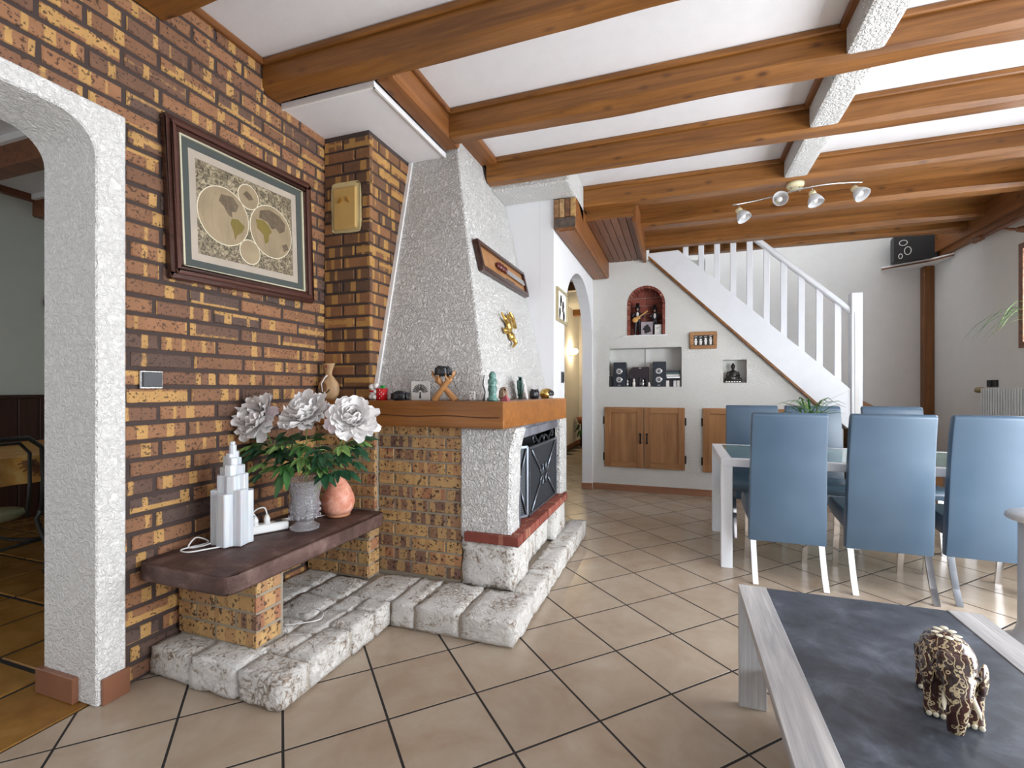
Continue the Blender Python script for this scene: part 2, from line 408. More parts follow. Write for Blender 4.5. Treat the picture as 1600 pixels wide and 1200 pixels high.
def rock(name, dims, seed, mat, parent=None, loc=(0, 0, 0), amp=0.012, cuts=5, freq=9.0, rnd=0.3):
    bm = bmesh.new(); bmesh.ops.create_cube(bm, size=1.0)
    bmesh.ops.subdivide_edges(bm, edges=bm.edges, cuts=cuts, use_grid_fill=True)
    mn = min(dims)
    for v in bm.verts:
        p = v.co.copy(); q = p.normalized() * 0.5 * 1.25
        e = max(0, (sorted([abs(p.x), abs(p.y), abs(p.z)])[1] - 0.32) / 0.18) * rnd
        p = p.lerp(q, 0) ; p = Vector((p.x * dims[0], p.y * dims[1], p.z * dims[2]))
        m3 = sorted([abs(v.co.x), abs(v.co.y), abs(v.co.z)])
        edge = max(0.0, (m3[1] - 0.30) / 0.2)
        p -= Vector((math.copysign(1, p.x) if abs(v.co.x) > 0.49 else 0, math.copysign(1, p.y) if abs(v.co.y) > 0.49 else 0, math.copysign(1, p.z) if abs(v.co.z) > 0.49 else 0)) * edge * edge * rnd * 0.03
        s = Vector((seed * 3.1, seed * 1.7, 0))
        d = mnoise.noise(p * freq + s) + 0.5 * mnoise.noise(p * freq * 2.7 + s)
        nn = Vector((v.co.x / 0.5 if abs(v.co.x) > 0.49 else 0, v.co.y / 0.5 if abs(v.co.y) > 0.49 else 0, v.co.z / 0.5 if abs(v.co.z) > 0.49 else 0))
        v.co = p + nn * d * amp
    for f in bm.faces: f.smooth = True
    me = bpy.data.meshes.new(name); bm.to_mesh(me); bm.free(); me.materials.append(mat)
    o = bpy.data.objects.new(name, me); col.objects.link(o)
    if parent: o.parent = parent; o.location = Vector(loc) - wloc(parent)
    else: o.location = loc
    return o

# ------------------------------------------------------------------ floor
def clip(poly, ax, val, keep):       # keep > 0 keeps coordinates above val
    out = []
    for i in range(len(poly)):
        a, b = poly[i], poly[(i + 1) % len(poly)]
        ia, ib = (a[ax] - val) * keep >= 0, (b[ax] - val) * keep >= 0
        if ia: out.append(a)
        if ia != ib:
            t = (val - a[ax]) / (b[ax] - a[ax]); out.append((a[0] + (b[0] - a[0]) * t, a[1] + (b[1] - a[1]) * t))
    return out
floor = at_origin(MB().box(-2.14, 3.0, -1.0, 3.9, -0.10, -0.0008).box(-2.14, 3.0, 3.9, 11.0, -0.10, -0.0008).build('floor', GROUT))
struct(floor, 'beige diagonal floor tiles with dark grout')
TS, TA = 0.349, math.radians(45.3); E_J = Vector((math.cos(TA), math.sin(TA))) * TS; E_I = Vector((-math.sin(TA), math.cos(TA))) * TS
T0 = Vector((-1.0078, 1.0081)); gap = 0.0045
full = MB().prism([(-TS / 2 + gap, -TS / 2 + gap), (TS / 2 - gap, -TS / 2 + gap), (TS / 2 - gap, TS / 2 - gap), (-TS / 2 + gap, TS / 2 - gap)], FZ(0), -0.02, 0).mesh('tile', [TILE], bevel=0.0007)
nt_ = 0
for i in range(-14, 32):
    for j in range(-14, 32):
        c = T0 + E_I * (i + 0.5) + E_J * (j + 0.5)
        x, y = c
        if y < -0.85 or y > 10.6 or x > 2.9 or x < -2.35: continue
        dep = -x * math.sin(YAW) + y * math.cos(YAW); lat = x * math.cos(YAW) + y * math.sin(YAW)
        u = 800 + F_PX * lat / max(dep, 0.05)
        if y > 6.1 and x < -2.0: continue
        if y < 3.9 and x < -1.45 and y > 1.75: continue            # under the fireplace
        if 2.45 < y < 3.9 and x < -1.05: continue
        if y > 6.1 and (x > -0.6): continue                        # behind the stair wall
        if y > 3.9 and x < -2.05 or (y > 3.9 and u < 840): continue
        inside = -2.14 + TS * 0.75 < x
        if inside:
            o = bpy.data.objects.new('tile', full); o.location = (x, y, 0); o.rotation_euler = (0, 0, TA); col.objects.link(o); o.parent = floor
        else:
            hx = TS / 2 - gap
            sq = [c + E_J / TS * a * hx + E_I / TS * b * hx for a, b in ((-1, -1), (1, -1), (1, 1), (-1, 1))]
            pl = clip([tuple(p) for p in sq], 0, -2.136, 1)
            if len(pl) < 3: continue
            me = MB().prism(pl, FZ(0), -0.02, 0).mesh('tile', [TILE], Vector((x, y, 0)))
            o = bpy.data.objects.new('tile', me); o.location = (x, y, 0); col.objects.link(o); o.parent = floor
        nt_ += 1

# kitchen floor
kfloor = at_origin(MB().box(-6.0, -2.145, -1.6, 3.6, -0.10, -0.006).build('floor_kitchen', GROUT)); struct(kfloor, 'glossy orange kitchen floor tiles')
for i in range(10):
    for j in range(7):
        x0 = -2.15 - 0.385 * i; y1 = 1.245 + 0.40 * (j - 2)
        if y1 < 0.2: continue
        o = MB().box(x0 - 0.385 + 0.022, x0, y1 + 0.022, y1 + 0.40, -0.02, 0).mesh('tile', [KTILE], Vector((x0 - 0.18, y1 + 0.2, 0)), bevel=0.004)
        o2 = bpy.data.objects.new('tile', o); o2.location = (x0 - 0.18, y1 + 0.2, 0); col.objects.link(o2); o2.parent = kfloor

# ------------------------------------------------------------------ left brick wall with the kitchen arch
XW = -2.13
def arch_pts(y_j=1.185, z_top=2.235, r=0.13, y_near=-0.75):
    pts = [(y_j, 0.0), (y_j, z_top - r)]
    for k in range(1, 9):
        a = PI / 2 * k / 8; pts.append((y_j - r + r * math.cos(a), z_top - r + r * math.sin(a)))
    pts += [(y_near + r, z_top)]
    for k in range(1, 9):
        a = PI / 2 + PI / 2 * k / 8; pts.append((y_near + r + r * math.cos(a), z_top - r + r * math.sin(a)))
    pts += [(y_near, 0.0)]
    return pts
AP = arch_pts()
outer = arch_pts(1.205, 2.255, 0.13, -0.77) + [(-1.0, 0.0), (-1.0, 3.1), (2.60, 3.1), (2.60, 0.0)]
wl = MB(); wl.prism(outer, FX(-2.40), 0, 0.263); wall_left = at_origin(wl.build('wall_left', MORTAR_DARK)); struct(wall_left, 'brown and ochre brick wall with dark mortar')
def wskip(a, b, z0, z1):
    y0, y1 = a + 0.90, b + 0.90
    return (y0 < 1.28 and z0 < 2.30) or z0 > 2.985
def wcut(a, b, z0, z1):
    if z0 < 2.30 and a + 0.90 < 1.292 < b + 0.90: return [(1.292 - 0.90, b)]
    return [(a, b)]
brick_face(wall_left, (-2.15, 0.90), 'x', 2.468 - 0.90, 0.012, 3.0, 0.255, 0.058, 0.0185, BRICK_WALL, 0.02, wskip, 0.46, 0.06, 3, cut=wcut)
# plaster lining of the arch
tr = MB(); rim = AP + [(-0.95, 0.0), (-0.95, 2.31), (1.29, 2.31), (1.29, 0.0)]
tr.prism(rim, FX(-2.42), 0, 0.325)
lin = at_origin(tr.build('trim_1', PL_ARCH, bevel=0.006)); struct(lin, 'rough white plaster surround of the kitchen arch')
sk = at_origin(MB().box(-2.435, -2.20, 1.165, 1.187, 0, 0.10).build('baseboard_left', SKIRT, bevel=0.003)); struct(sk)
s2 = MB().box(-2.098, -2.082, 1.20, 1.297, 0, 0.10).build('skirting_tile', SKIRT, sk, bevel=0.002)

bw = at_origin(MB().box(-2.40, 1.10, -1.12, -1.0, 0, 3.05).build('wall_back_blocker', PL_SMOOTH)); struct(bw)  # added out of view to keep sky light off the arch reveal
# kitchen beyond the arch
kw = at_origin(MB().box(-6.0, -5.8, -1.6, 3.6, 0, 3.05).box(-6.0, -2.4, 3.4, 3.6, 0, 3.05).build('wall_kitchen', plain('kitchen_paint', (0.66, 0.70, 0.64), 0.7, var=0.02))); struct(kw)
kc = at_origin(MB().box(-6.0, -2.4, -1.6, 3.6, 3.05, 3.15).build('ceiling_kitchen', CEIL)); struct(kc)
kt = at_origin(MB().box(-5.8, -5.78, -1.0, 3.4, 0.0, 1.13).box(-5.8, -5.765, -1.0, 3.4, 1.13, 1.16).build('trim_2', WAINSCOT)); struct(kt, 'dark wooden wainscot of the kitchen')
for k in range(24): MB().box(-5.782, -5.772, -0.3 + k * 0.155, -0.3 + k * 0.155 + 0.145, 0.02, 1.125).build('board', WAINSCOT, kt, bevel=0.003)
kd = at_origin(MB().box(-5.8, -5.75, 1.63, 1.74, 1.16, 2.46).box(-5.8, -5.75, 0.6, 1.74, 2.46, 2.56).build('trim_3', PINE_DARK)); struct(kd, 'dark wooden frame on the kitchen wall')
kt3 = at_origin(MB().box(-5.8, -5.74, -1.5, 3.4, 2.99, 3.05).build('trim_4', PINE_DARK)); struct(kt3)
for k, yy in enumerate((0.55, 1.28, 2.05, 2.75)):
    b = MB().box(-5.8, -2.42, yy, yy + 0.15, 2.85, 3.05)
    o = b.build('kitchen_beam', PINE_DARK, bevel=0.012); tag(o, 'brown wooden beam under the kitchen ceiling beyond the arch', 'beam', 'kitchen ceiling beams')
    for s in (0, 1): MB().box(-5.75, -2.43, yy - 0.03 + s * 0.15, yy + s * 0.15 + 0.03, 3.0, 3.05).build('edge_strip', WHITE_TRIM, o)

# ------------------------------------------------------------------ ceiling and beams
ceil_ = at_origin(MB().box(-2.40, 3.0, -1.0, 6.05, 3.0, 3.1).build('ceiling', CEIL)); struct(ceil_, 'white painted ceiling between the wooden beams')
def beam(name, label, x0, x1, y0, y1, z0, z1, seed, mat=PINE_X, strip=(1, 1), cham=0.03, grp='pine beams across the living room ceiling'):
    mb = MB(); n = max(8, int((x1 - x0) / 0.08)); ring = []
    for i in range(n + 1):
        x = x0 + (x1 - x0) * i / n
        c1 = cham * (0.55 + 0.9 * mnoise.noise(Vector((x * 1.3, seed * 5.3, 0)))) + 0.008
        c2 = cham * (0.55 + 0.9 * mnoise.noise(Vector((x * 1.1, seed * 9.1, 4)))) + 0.008
        w = 0.006 * mnoise.noise(Vector((x * 2.1, seed * 3.3, 8)))
        c1 = max(0.006, c1); c2 = max(0.006, c2)
        ring += [(x, y0, z1), (x, y0 + w, z0 + c1 * 1.2), (x, y0 + c1 + w, z0 + w), (x, y1 - c2 - w, z0 + w), (x, y1 - w, z0 + c2 * 1.2), (x, y1, z1)]
    fs = [(i * 6 + k, i * 6 + k + 1, i * 6 + 7 + k, i * 6 + 6 + k) for i in range(n) for k in range(5)]
    fs += [(0, 1, 2, 3, 4, 5), tuple(n * 6 + 5 - k for k in range(6))]
    mb.add(ring, fs); o = mb.build(name, mat); tag(o, label, 'beam', grp)
    if strip[0]: MB().box(x0 + 0.01, x1, y0 - 0.022, y0, z1 - 0.035, z1 - 0.001).build('edge_strip', mat, o, bevel=0.006)
    if strip[1]: MB().box(x0 + 0.01, x1, y1, y1 + 0.022, z1 - 0.035, z1 - 0.001).build('edge_strip', mat, o, bevel=0.006)
    return o
ZB, ZC = 2.83, 3.0
B = 'broad pine ceiling beam '
G0 = 'pine beams across the living room ceiling'
beam('ceiling_beam', B + 'over the kitchen arch', XW, 2.8, 1.33, 1.48, ZB, ZC, 1)
beam('ceiling_beam', B + 'bordering the white soffit panel, running to the brick wall', XW, 2.8, 1.985, 2.115, ZB, ZC, 2)
beam('ceiling_beam', B + 'ending at the short trimmer beam above the chimney hood', -1.385, 2.8, 2.73, 2.875, ZB, ZC, 3)
beam('ceiling_beam', B + 'ending against the sloping side of the chimney hood', -1.41, 2.8, 3.42, 3.555, ZB, ZC, 4)
beam('ceiling_beam', B + 'that carries the spotlight bar', -0.80, 2.8, 4.17, 4.325, ZB, ZC, 5)
beam('ceiling_beam', B + 'just behind the spotlight bar, ending at the plank panel', -0.37, 2.8, 4.88, 5.03, ZB, ZC, 6)
beam('ceiling_beam', B + 'beside the stairwell', -0.37, 2.8, 5.62, 5.78, ZB, ZC, 7)
beam('ceiling_beam', 'dark pine fascia beam along the stairwell edge', -0.33, 2.8, 5.93, 6.05, 2.80, ZC, 8, PINE_X, (0, 0))
# trimmer
tb = MB().box(-1.50, -1.385, 2.115, 2.90, ZB, ZC).build('trimmer_beam', PINE_Y, bevel=0.012)
tag(tb, 'short pine trimmer beam beside the white soffit panel', 'beam')
MB().box(-1.385, -1.362, 2.14, 2.71, 2.965, 2.999).build('edge_strip', PINE_Y, tb, bevel=0.005)
wt = at_origin(MB().box(XW, XW + 0.028, -0.5, 1.33, 2.965, 2.999).box(XW, XW + 0.028, 1.48, 1.985, 2.965, 2.999).build('trim_5', PINE_Y, bevel=0.006)); struct(wt)
hs = at_origin(MB().box(-1.475, -1.32, 2.9, 3.42, 2.955, 2.999).build('trim_6', PINE_Y, bevel=0.005)); struct(hs)
so = at_origin(MB().box(XW, -1.51, 2.115, 2.96, 2.812, 2.84).build('ceiling_soffit', CEIL)); struct(so, 'lowered white soffit panel beside the chimney')
MB().box(XW, -1.505, 2.113, 2.127, 2.803, 2.813).build('edge_strip', WHITE_TRIM, so); MB().box(-1.518, -1.506, 2.115, 2.93, 2.803, 2.813).build('edge_strip', WHITE_TRIM, so)
wc = at_origin(MB().box(-0.37, 2.8, 4.325, 5.93, 2.955, 2.985).build('ceiling_boards', PINE_X)); struct(wc, 'brown boarded ceiling between the far beams')
# white plastered girder along Y, between the beams
gd = thing('plaster_girder', 'white stippled plaster girder crossing under the ceiling between the beams', 'beam', (0.85, 3.0, 2.835))
segs = [(-0.8, 1.33), (1.48, 1.985), (2.115, 2.73), (2.875, 3.42), (3.555, 4.17)]
for a, b in segs:
    MB().box(0.77, 0.93, a, b, 2.842, 2.998).build('plaster_section', PL_BEAM, gd, bevel=0.022, seg=2)
    MB().box(0.742, 0.77, a + 0.022, b - 0.022, 2.965, 2.999).build('edge_strip', PINE_Y, gd)
# big beam along Y on the arch wall, and the plank panel next to it
lb = MB().box(-0.985, -0.79, 3.86, 5.80, 2.545, 2.80).build('header_beam', PINE_Y, bevel=0.012)
tag(lb, 'thick boxed wooden beam over the hall arch with a weathered end', 'beam')
for k in range(4): MB().box(-0.975 + k * 0.046, -0.935 + k * 0.046, 3.848, 3.862, 2.64 + 0.0, 2.79).build('end_block', plain('end_grain%d' % k, [(0.30, 0.16, 0.07), (0.42, 0.26, 0.12), (0.17, 0.08, 0.04), (0.45, 0.27, 0.10)][k], 0.7, var=0.4, vs=30), lb)
MB().box(-0.975, -0.80, 3.846, 3.862, 2.555, 2.632).build('end_block', plain('end_grain_dark', (0.10, 0.075, 0.06), 0.7, var=0.4, vs=25), lb)
MB().box(-0.945, -0.82, 3.90, 5.76, 2.537, 2.547).build('bottom_board', PINE_Y, lb)
pp = thing('plank_panel', 'sloping panel of narrow brown planks beside the boxed beam', 'panelling', (-0.58, 5.0, 2.72))
for k in range(6): MB().box(-0.785 + k * 0.069, -0.785 + k * 0.069 + 0.064, 4.30, 5.80, 2.735, 2.75).build('plank', PINE_DARK, pp, bevel=0.003)
MB().box(-0.385, -0.355, 4.33, 5.80, 2.70, 2.955).build('edge_board', PINE_Y, pp)
MB().box(-0.79, -0.37, 4.30, 5.80, 2.752, 2.765).build('backing', PINE_DARK, pp)
MB().box(-0.79, -0.37, 4.285, 4.30, 2.735, 2.85).build('edge_board', PINE_X, pp)
# white plaster lintel box over the hood's far side
lt = MB(); lt.hexa([(-1.42, 3.555, 2.80), (-0.79, 3.555, 2.80), (-1.42, 3.87, 2.80), (-0.80, 3.87, 2.80), (-1.5, 3.555, 3.0), (-0.79, 3.555, 3.0), (-1.5, 3.87, 3.0), (-0.79, 3.87, 3.0)])
lt.hexa([(-0.90, 3.87, 2.80), (-0.79, 3.87, 2.80), (-0.90, 4.17, 2.80), (-0.79, 4.17, 2.66), (-0.90, 3.87, 3.0), (-0.79, 3.87, 3.0), (-0.90, 4.17, 3.0), (-0.79, 4.17, 3.0)])
lt = at_origin(lt.build('ceiling_lintel', PL_BEAM, bevel=0.012)); struct(lt, 'white textured plaster lintel beside the chimney hood')

# ------------------------------------------------------------------ walls behind the chimney, hall arch, rear, right
wb = at_origin(MB().box(-2.40, -1.106, 3.87, 3.99, 0, 3.05).build('wall_chimney', PL_SMOOTH)); struct(wb)
XA = -0.985
def arch_hole(y0, y1, zs, zt, n=18):
    pts = [(y0, 0.001), (y1, 0.001), (y1, zs)]; c = (y0 + y1) / 2; r = (y1 - y0) / 2
    for k in range(1, n): a = PI * k / n; pts.append((c + r * math.cos(a), zs + (zt - zs) * math.sin(a)))
    return pts + [(y0, zs)]
wa = MB()
ah = arch_hole(4.27, 5.74, 1.80, 2.42)
wa_o = holed('wall_hall_arch', [(3.87, 0), (4.27, 0)] + list(reversed(ah[2:]))[0:0] + [(4.27, 0)][0:0] + [(4.27, 1.80)] + [p for p in reversed(ah[3:-1])] + [(5.74, 1.80), (5.74, 0), (5.80, 0), (5.80, 3.05), (3.87, 3.05)], [], FX(XA), -0.12, 0.0, PL_SMOOTH)
struct(wa_o, 'white wall with an arched opening to the hall')
hb = at_origin(MB().box(XA - 0.125, XA + 0.004, 5.725, 5.742, 0, 0.075).build('baseboard_hall', SKIRT_OAK, bevel=0.003)); struct(hb)
# hall
h1 = at_origin(MB().box(-2.25, -2.07, 3.99, 10.6, 0, 2.9).build('wall_hall_left', plain('hall_paint', (0.80, 0.79, 0.77), 0.7, var=0.02, bump=0.2, bs=40))); struct(h1)
h2 = at_origin(MB().box(-2.25, -0.9, 10.4, 10.6, 0, 2.9).build('wall_hall_end', plain('hall_paint2', (0.80, 0.79, 0.77), 0.7, var=0.02))); struct(h2)
h3 = at_origin(MB().box(-1.10, -0.985, 5.96, 10.4, 0, 2.9).build('wall_hall_right', PL_SMOOTH)); struct(h3)
h4 = at_origin(MB().box(-2.25, -0.985, 3.99, 10.6, 2.86, 2.95).build('ceiling_hall', plain('hall_ceiling', (0.80, 0.79, 0.77), 0.8))); struct(h4)
h5 = at_origin(MB().box(-2.07, -2.055, 4.0, 10.4, 0, 0.10).box(-2.07, -1.1, 10.385, 10.4, 0, 0.10).build('baseboard_hall_left', SKIRT)); struct(h5)
for yy in (7.2, 9.75):
    o = MB().box(-2.07, -1.10, yy, yy + 0.14, 2.73, 2.86).build('hall_beam', PINE_X, bevel=0.01); tag(o, 'reddish brown wooden beam crossing the hall ceiling', 'beam', 'hall beams')
sc = thing('wall_sconce', 'lit globe wall sconce on the hall wall', 'wall lamp', (-2.05, 9.5, 1.88))
MB().lathe([(0.0, 0), (0.035, 0), (0.035, 0.015), (0.0, 0.02)], (-2.07, 9.5, 1.90), 12, mat=Matrix.Rotation(PI / 2, 3, 'Y')).build('wall_plate', BRASS, sc)
MB().tube([(-2.06, 9.5, 1.90), (-2.0, 9.5, 1.88), (-1.97, 9.5, 1.90), (-1.97, 9.5, 1.93)], 0.008).build('arm', BRASS, sc)
MB().ball((-1.97, 9.5, 1.975), 0.052).build('globe', emission('lit_globe', (1.0, 0.78, 0.46), 120.0), sc)

# rear wall under the stairs, with niches
YR = 5.80
def rect(x0, x1, z0, z1): return [(x0, z0), (x1, z0), (x1, z1), (x0, z1)]
def niche_arch(x0, x1, z0, zt, n=14):
    r = (x1 - x0) / 2; c = (x0 + x1) / 2
    return [(x0, z0), (x1, z0)] + [(c + r * math.cos(PI * k / n), zt - r + r * math.sin(PI * k / n)) for k in range(0, n + 1)]
NA = niche_arch(-0.575, -0.145, 1.85, 2.43); NB = rect(-0.795, 0.036, 1.24, 1.70); NC = rect(0.474, 0.714, 1.284, 1.540)
SL = lambda x: 2.724 - (x + 0.318) * 0.9957       # underside of the stringer
rear = holed('wall_rear', [(XA - 0.12, 0), (1.62, 0), (1.62, SL(1.62)), (-0.33, 2.735), (XA - 0.12, 2.735)], [NA, NB, NC], FY(YR), 0.0, 0.20, PL_REAR)
struct(rear, 'off-white plastered wall under the stairs with niches')
MB().box(XA - 0.12, 0.3, YR + 0.20, YR + 0.21, 1.0, 2.735).build('niche_back', plain('niche_paint', (0.74, 0.735, 0.70), 0.6), rear)
MB().box(0.475, 0.713, YR + 0.145, YR + 0.198, 1.285, 1.539).build('niche_back', bpy.data.materials['niche_paint'], rear)
MB().box(-0.375, -0.325, YR + 0.185, YR + 0.20, 1.245, 1.695).build('niche_post', WHITE_TRIM, rear)
# brick lining of the arched niche
c_, r_ = -0.36, 0.215
for k in range(15):
    a0, a1 = PI * k / 15 + 0.015, PI * (k + 1) / 15 - 0.015
    pts = [(c_ + rr * math.cos(a), 2.215 + rr * math.sin(a)) for rr, a in ((r_ - 0.028, a0), (r_ + 0.001, a0), (r_ + 0.001, a1), (r_ - 0.028, a1))]
    MB().prism(pts, FY(YR), -0.004, 0.17).build('brick', BRICK_RED, rear)
for s in (-1, 1):
    for k in range(6):
        x0, x1 = sorted((c_ + s * (r_ - 0.028), c_ + s * (r_ + 0.001)))
        MB().box(x0, x1, YR - 0.004, YR + 0.17, 1.852 + k * 0.0605, 1.852 + k * 0.0605 + 0.055).build('brick', BRICK_RED, rear)
MB().box(-0.57, -0.15, YR + 0.187, YR + 0.198, 1.85, 2.43).build('niche_back', plain('niche_mortar', (0.42, 0.30, 0.25), 0.9), rear)
brick_face(rear, (-0.57, YR + 0.187), 'y', 0.42, 1.855, 2.42, 0.20, 0.085, 0.008, BRICK_RED, 0.012, None, 0.5, 0, 5)
MB().box(-0.62, -0.12, YR - 0.02, YR + 0.19, 1.838, 1.850).build('niche_ledge', WHITE_TRIM, rear)
rb = at_origin(MB().box(XA, 1.60, YR - 0.016, YR - 0.001, 0, 0.075).build('baseboard_rear', SKIRT_OAK, bevel=0.003)); struct(rb)
# stair
st = thing('staircase', 'white staircase with flat balusters, handrail and newel post', 'staircase', (1.2, 6.2, 0))
def sline(z_at0, x): return z_at0
lo = lambda x: SL(x) + 0.03; hi = lambda x: 2.741 - (x - 0.07) * 0.9503
MB().prism([(-0.33, 2.80), (-0.33, lo(-0.33)), (1.52, lo(1.52)), (1.66, 0.80), (1.675, 0.80), (1.675, hi(1.675)), (0.0, hi(0.0))], FY(YR), -0.035, 0.03).build('stringer', WHITE, st, bevel=0.004)
tw = MB(); tw.prism([(-0.33, SL(-0.33)), (1.52, SL(1.52)), (1.52, SL(1.52) + 0.032), (-0.33, SL(-0.33) + 0.032)], FY(YR), -0.05, 0.0).build('edge_moulding', PINE_X, st)
MB().strip([(1.35, YR - 0.037, 1.02), (1.672, YR - 0.037, 1.205)], 0.012, 0.008, (0, 1, 0)).build('edge_moulding', WHITE_TRIM, st)
hz = lambda x: 2.062 - (x - 1.678) * 0.952
for k in range(-1, 9):
    x = 0.245 + k * 0.1655
    MB().box(x - 0.030, x + 0.030, YR - 0.012, YR + 0.014, hi(x) - 0.02, min(hz(x) - 0.03, 3.0)).build('baluster', WHITE, st, bevel=0.003)
MB().prism([(0.66, hz(0.66)), (1.69, hz(1.69)), (1.69, hz(1.69) - 0.075), (0.66, hz(0.66) - 0.075)], FY(YR), -0.035, 0.035).build('handrail', WHITE, st, bevel=0.012)
MB().box(1.675, 1.775, YR - 0.055, YR + 0.05, 0.02, 2.205).build('newel_post', WHITE, st, bevel=0.006)
MB().box(1.705, 1.745, YR - 0.060, YR - 0.052, 0.6, 2.0).build('newel_inset', WHITE_TRIM, st)
for k in range(9):
    x1 = 1.66 - k * 0.21; z = 1.0 + k * 0.2
    MB().box(x1 - 0.24, x1, YR + 0.04, 6.88, z - 0.04, z).build('tread', WHITE, st)
    MB().box(x1 - 0.012, x1, YR + 0.04, 6.88, z - 0.2, z - 0.04).build('riser', WHITE, st)
for k in range(5):
    x0 = 1.79 + k * 0.17; z = 0.9 - k * 0.18
    MB().box(x0, x0 + 0.17, YR + 0.04, 6.78, 0.001, z).build('lower_step', OAK_H, st)
# far wall, right wall
fw_ = at_origin(MB().box(-0.985, 3.0, 6.9, 7.05, 0, 4.2).build('wall_stair', plain('stair_paint', (0.68, 0.67, 0.65), 0.75, var=0.02, bump=0.15, bs=60))); struct(fw_)
sd = at_origin(MB().prism([(2.10, 1.085), (2.78, 0.70), (2.78, 0.40), (2.10, 0.80)], FY(6.9), -0.02, -0.001).build('trim_7', OAK_H)); struct(sd)
WIN = rect(4.20, 5.34, 1.57, 2.47); DOOR = rect(0.15, 3.45, 0.06, 2.45)
wr = holed('wall_right', [(-1.0, 0), (6.9, 0), (6.9, 3.6), (-1.0, 3.6)], [[(a, b) for a, b in WIN], DOOR], FX(2.8), 0.0, 0.18, plain('right_paint', (0.68, 0.67, 0.64), 0.75, var=0.02, bump=0.15, bs=60)); struct(wr)
w1 = MB()
for a, b, c, d in ((4.20, 5.34, 1.57, 1.62), (4.20, 5.34, 2.42, 2.47), (4.20, 4.25, 1.62, 2.42), (5.285, 5.34, 1.62, 2.42), (4.75, 4.79, 1.62, 2.42)): w1.box(2.785, 2.86, a, b, c, d)
w1 = at_origin(w1.build('window_1', PINE_DARK)); struct(w1, 'wood framed window on the right-hand wall')
MB().box(2.84, 2.845, 4.25, 5.285, 1.62, 2.42).build('pane', WINGLASS, w1)
d1 = MB()
for a, b, c, d in ((0.15, 3.45, 2.38, 2.45), (0.15, 0.22, 0.06, 2.38), (3.38, 3.45, 0.06, 2.38), (1.76, 1.84, 0.06, 2.38), (0.15, 3.45, 0.06, 0.14)): d1.box(2.81, 2.88, a, b, c, d)
d1 = at_origin(d1.build('door_1', PINE_DARK)); struct(d1)
po_ = MB().box(2.70, 2.80, 6.80, 6.90, 0.0, 2.644).build('corner_post', POST_WOOD, bevel=0.008); tag(po_, 'brown wooden post in the room corner under the loudspeaker shelf', 'post')
ct = at_origin(MB().box(2.70, 2.80, 5.0, 6.9, 2.74, 3.0).box(2.74, 2.80, 3.5, 6.6, 2.69, 2.74).build('trim_8', PINE_Y)); struct(ct)

# ------------------------------------------------------------------ fireplace
fp = thing('fireplace', 'corner fireplace with white plaster hood, wooden mantel and stone hearth', 'fireplace', (-1.4, 2.6, 0))
FPL = wloc(fp)
# brick pier (upper) and pier (lower)
YU, YL, YB = 2.46, 2.385, 2.425
pu = MB().box(XW - 0.02, -1.79 - 0.008, YU + 0.008, 3.86, 1.0, 2.83).build('brick_pier', MORTAR_DARK, fp)
def pskip(a, b, z0, z1): return a > 0.045 and a < 0.28 and 2.19 < (z0 + z1) / 2 < 2.51
def pcut(a, b, z0, z1):
    if 2.19 < (z0 + z1) / 2 < 2.51: return [(a, min(b, 0.055)), (max(a, 0.285), b)]
    return [(a, b)]
brick_face(pu, (XW + 0.002, YU + 0.02), 'y', -1.785 - XW, 1.155, 2.82, 0.225, 0.060, 0.0145, BRICK_PIER, 0.02, None, 0.38, 0, 11, pcut)
brick_face(pu, (-1.81, YU + 0.003), 'x', 0.55, 1.155, 2.82, 0.225, 0.060, 0.0145, BRICK_PIER, 0.02, None, 0.55, 0, 12)
pl0 = MB().box(XW - 0.02, -1.70, YL + 0.008, 3.0, 0.0, 1.0).build('brick_pier', MORTAR_GREY, fp)
brick_face(pl0, (XW + 0.002, YL + 0.02), 'y', -1.70 - XW, 0.135, 1.0, 0.215, 0.0625, 0.011, BRICK_BASE, 0.018, None, 0.5, 0, 13)
bb = MB().box(-1.71, -1.155, YB + 0.006, 2.60, 0.0, 1.0).build('brick_base', MORTAR_GREY, fp)
brick_face(bb, (-1.695, YB + 0.018), 'y', 0.545, 0.14, 1.0, 0.215, 0.0625, 0.011, BRICK_BASE, 0.018, None, 0.5, 0, 14)
# plaster cheek with rough opening edge, firebox
ck = MB()
edge = [(-1.155, 0.385), (-0.855, 0.385), (-0.86, 0.55), (-0.852, 0.70), (-0.85, 0.86), (-0.835, 0.93), (-0.815, 1.002), (-1.155, 1.002)]
ck.prism(edge, FY(YB), -0.01, 0.16); ck.build('plaster_cheek', PL_HOOD, fp, bevel=0.012)
FIRE = plain('firebox_concrete', (0.13, 0.13, 0.15), 0.85, var=0.5, vs=5, bump=0.6)
fb = MB().box(-1.30, -1.24, YB + 0.15, 3.55, 0.40, 1.0).box(-1.30, -0.86, YB + 0.15, YB + 0.18, 0.40, 1.0).box(-1.30, -0.88, 3.50, 3.56, 0.40, 1.0).box(-1.30, -0.87, YB + 0.15, 3.5, 0.98, 1.0).build('firebox', FIRE, fp)
MB().hexa([(-1.05, 2.60, 0.86), (-0.86, 2.60, 0.93), (-1.05, 3.5, 0.86), (-0.86, 3.5, 0.93), (-1.05, 2.60, 0.98), (-0.86, 2.60, 0.98), (-1.05, 3.5, 0.98), (-0.86, 3.5, 0.98)]).build('throat', FIRE, fp)
MB().box(-1.06, -0.83, 3.50, 3.68, 0.40, 1.0).build('plaster_cheek', PL_HOOD, fp, bevel=0.015)
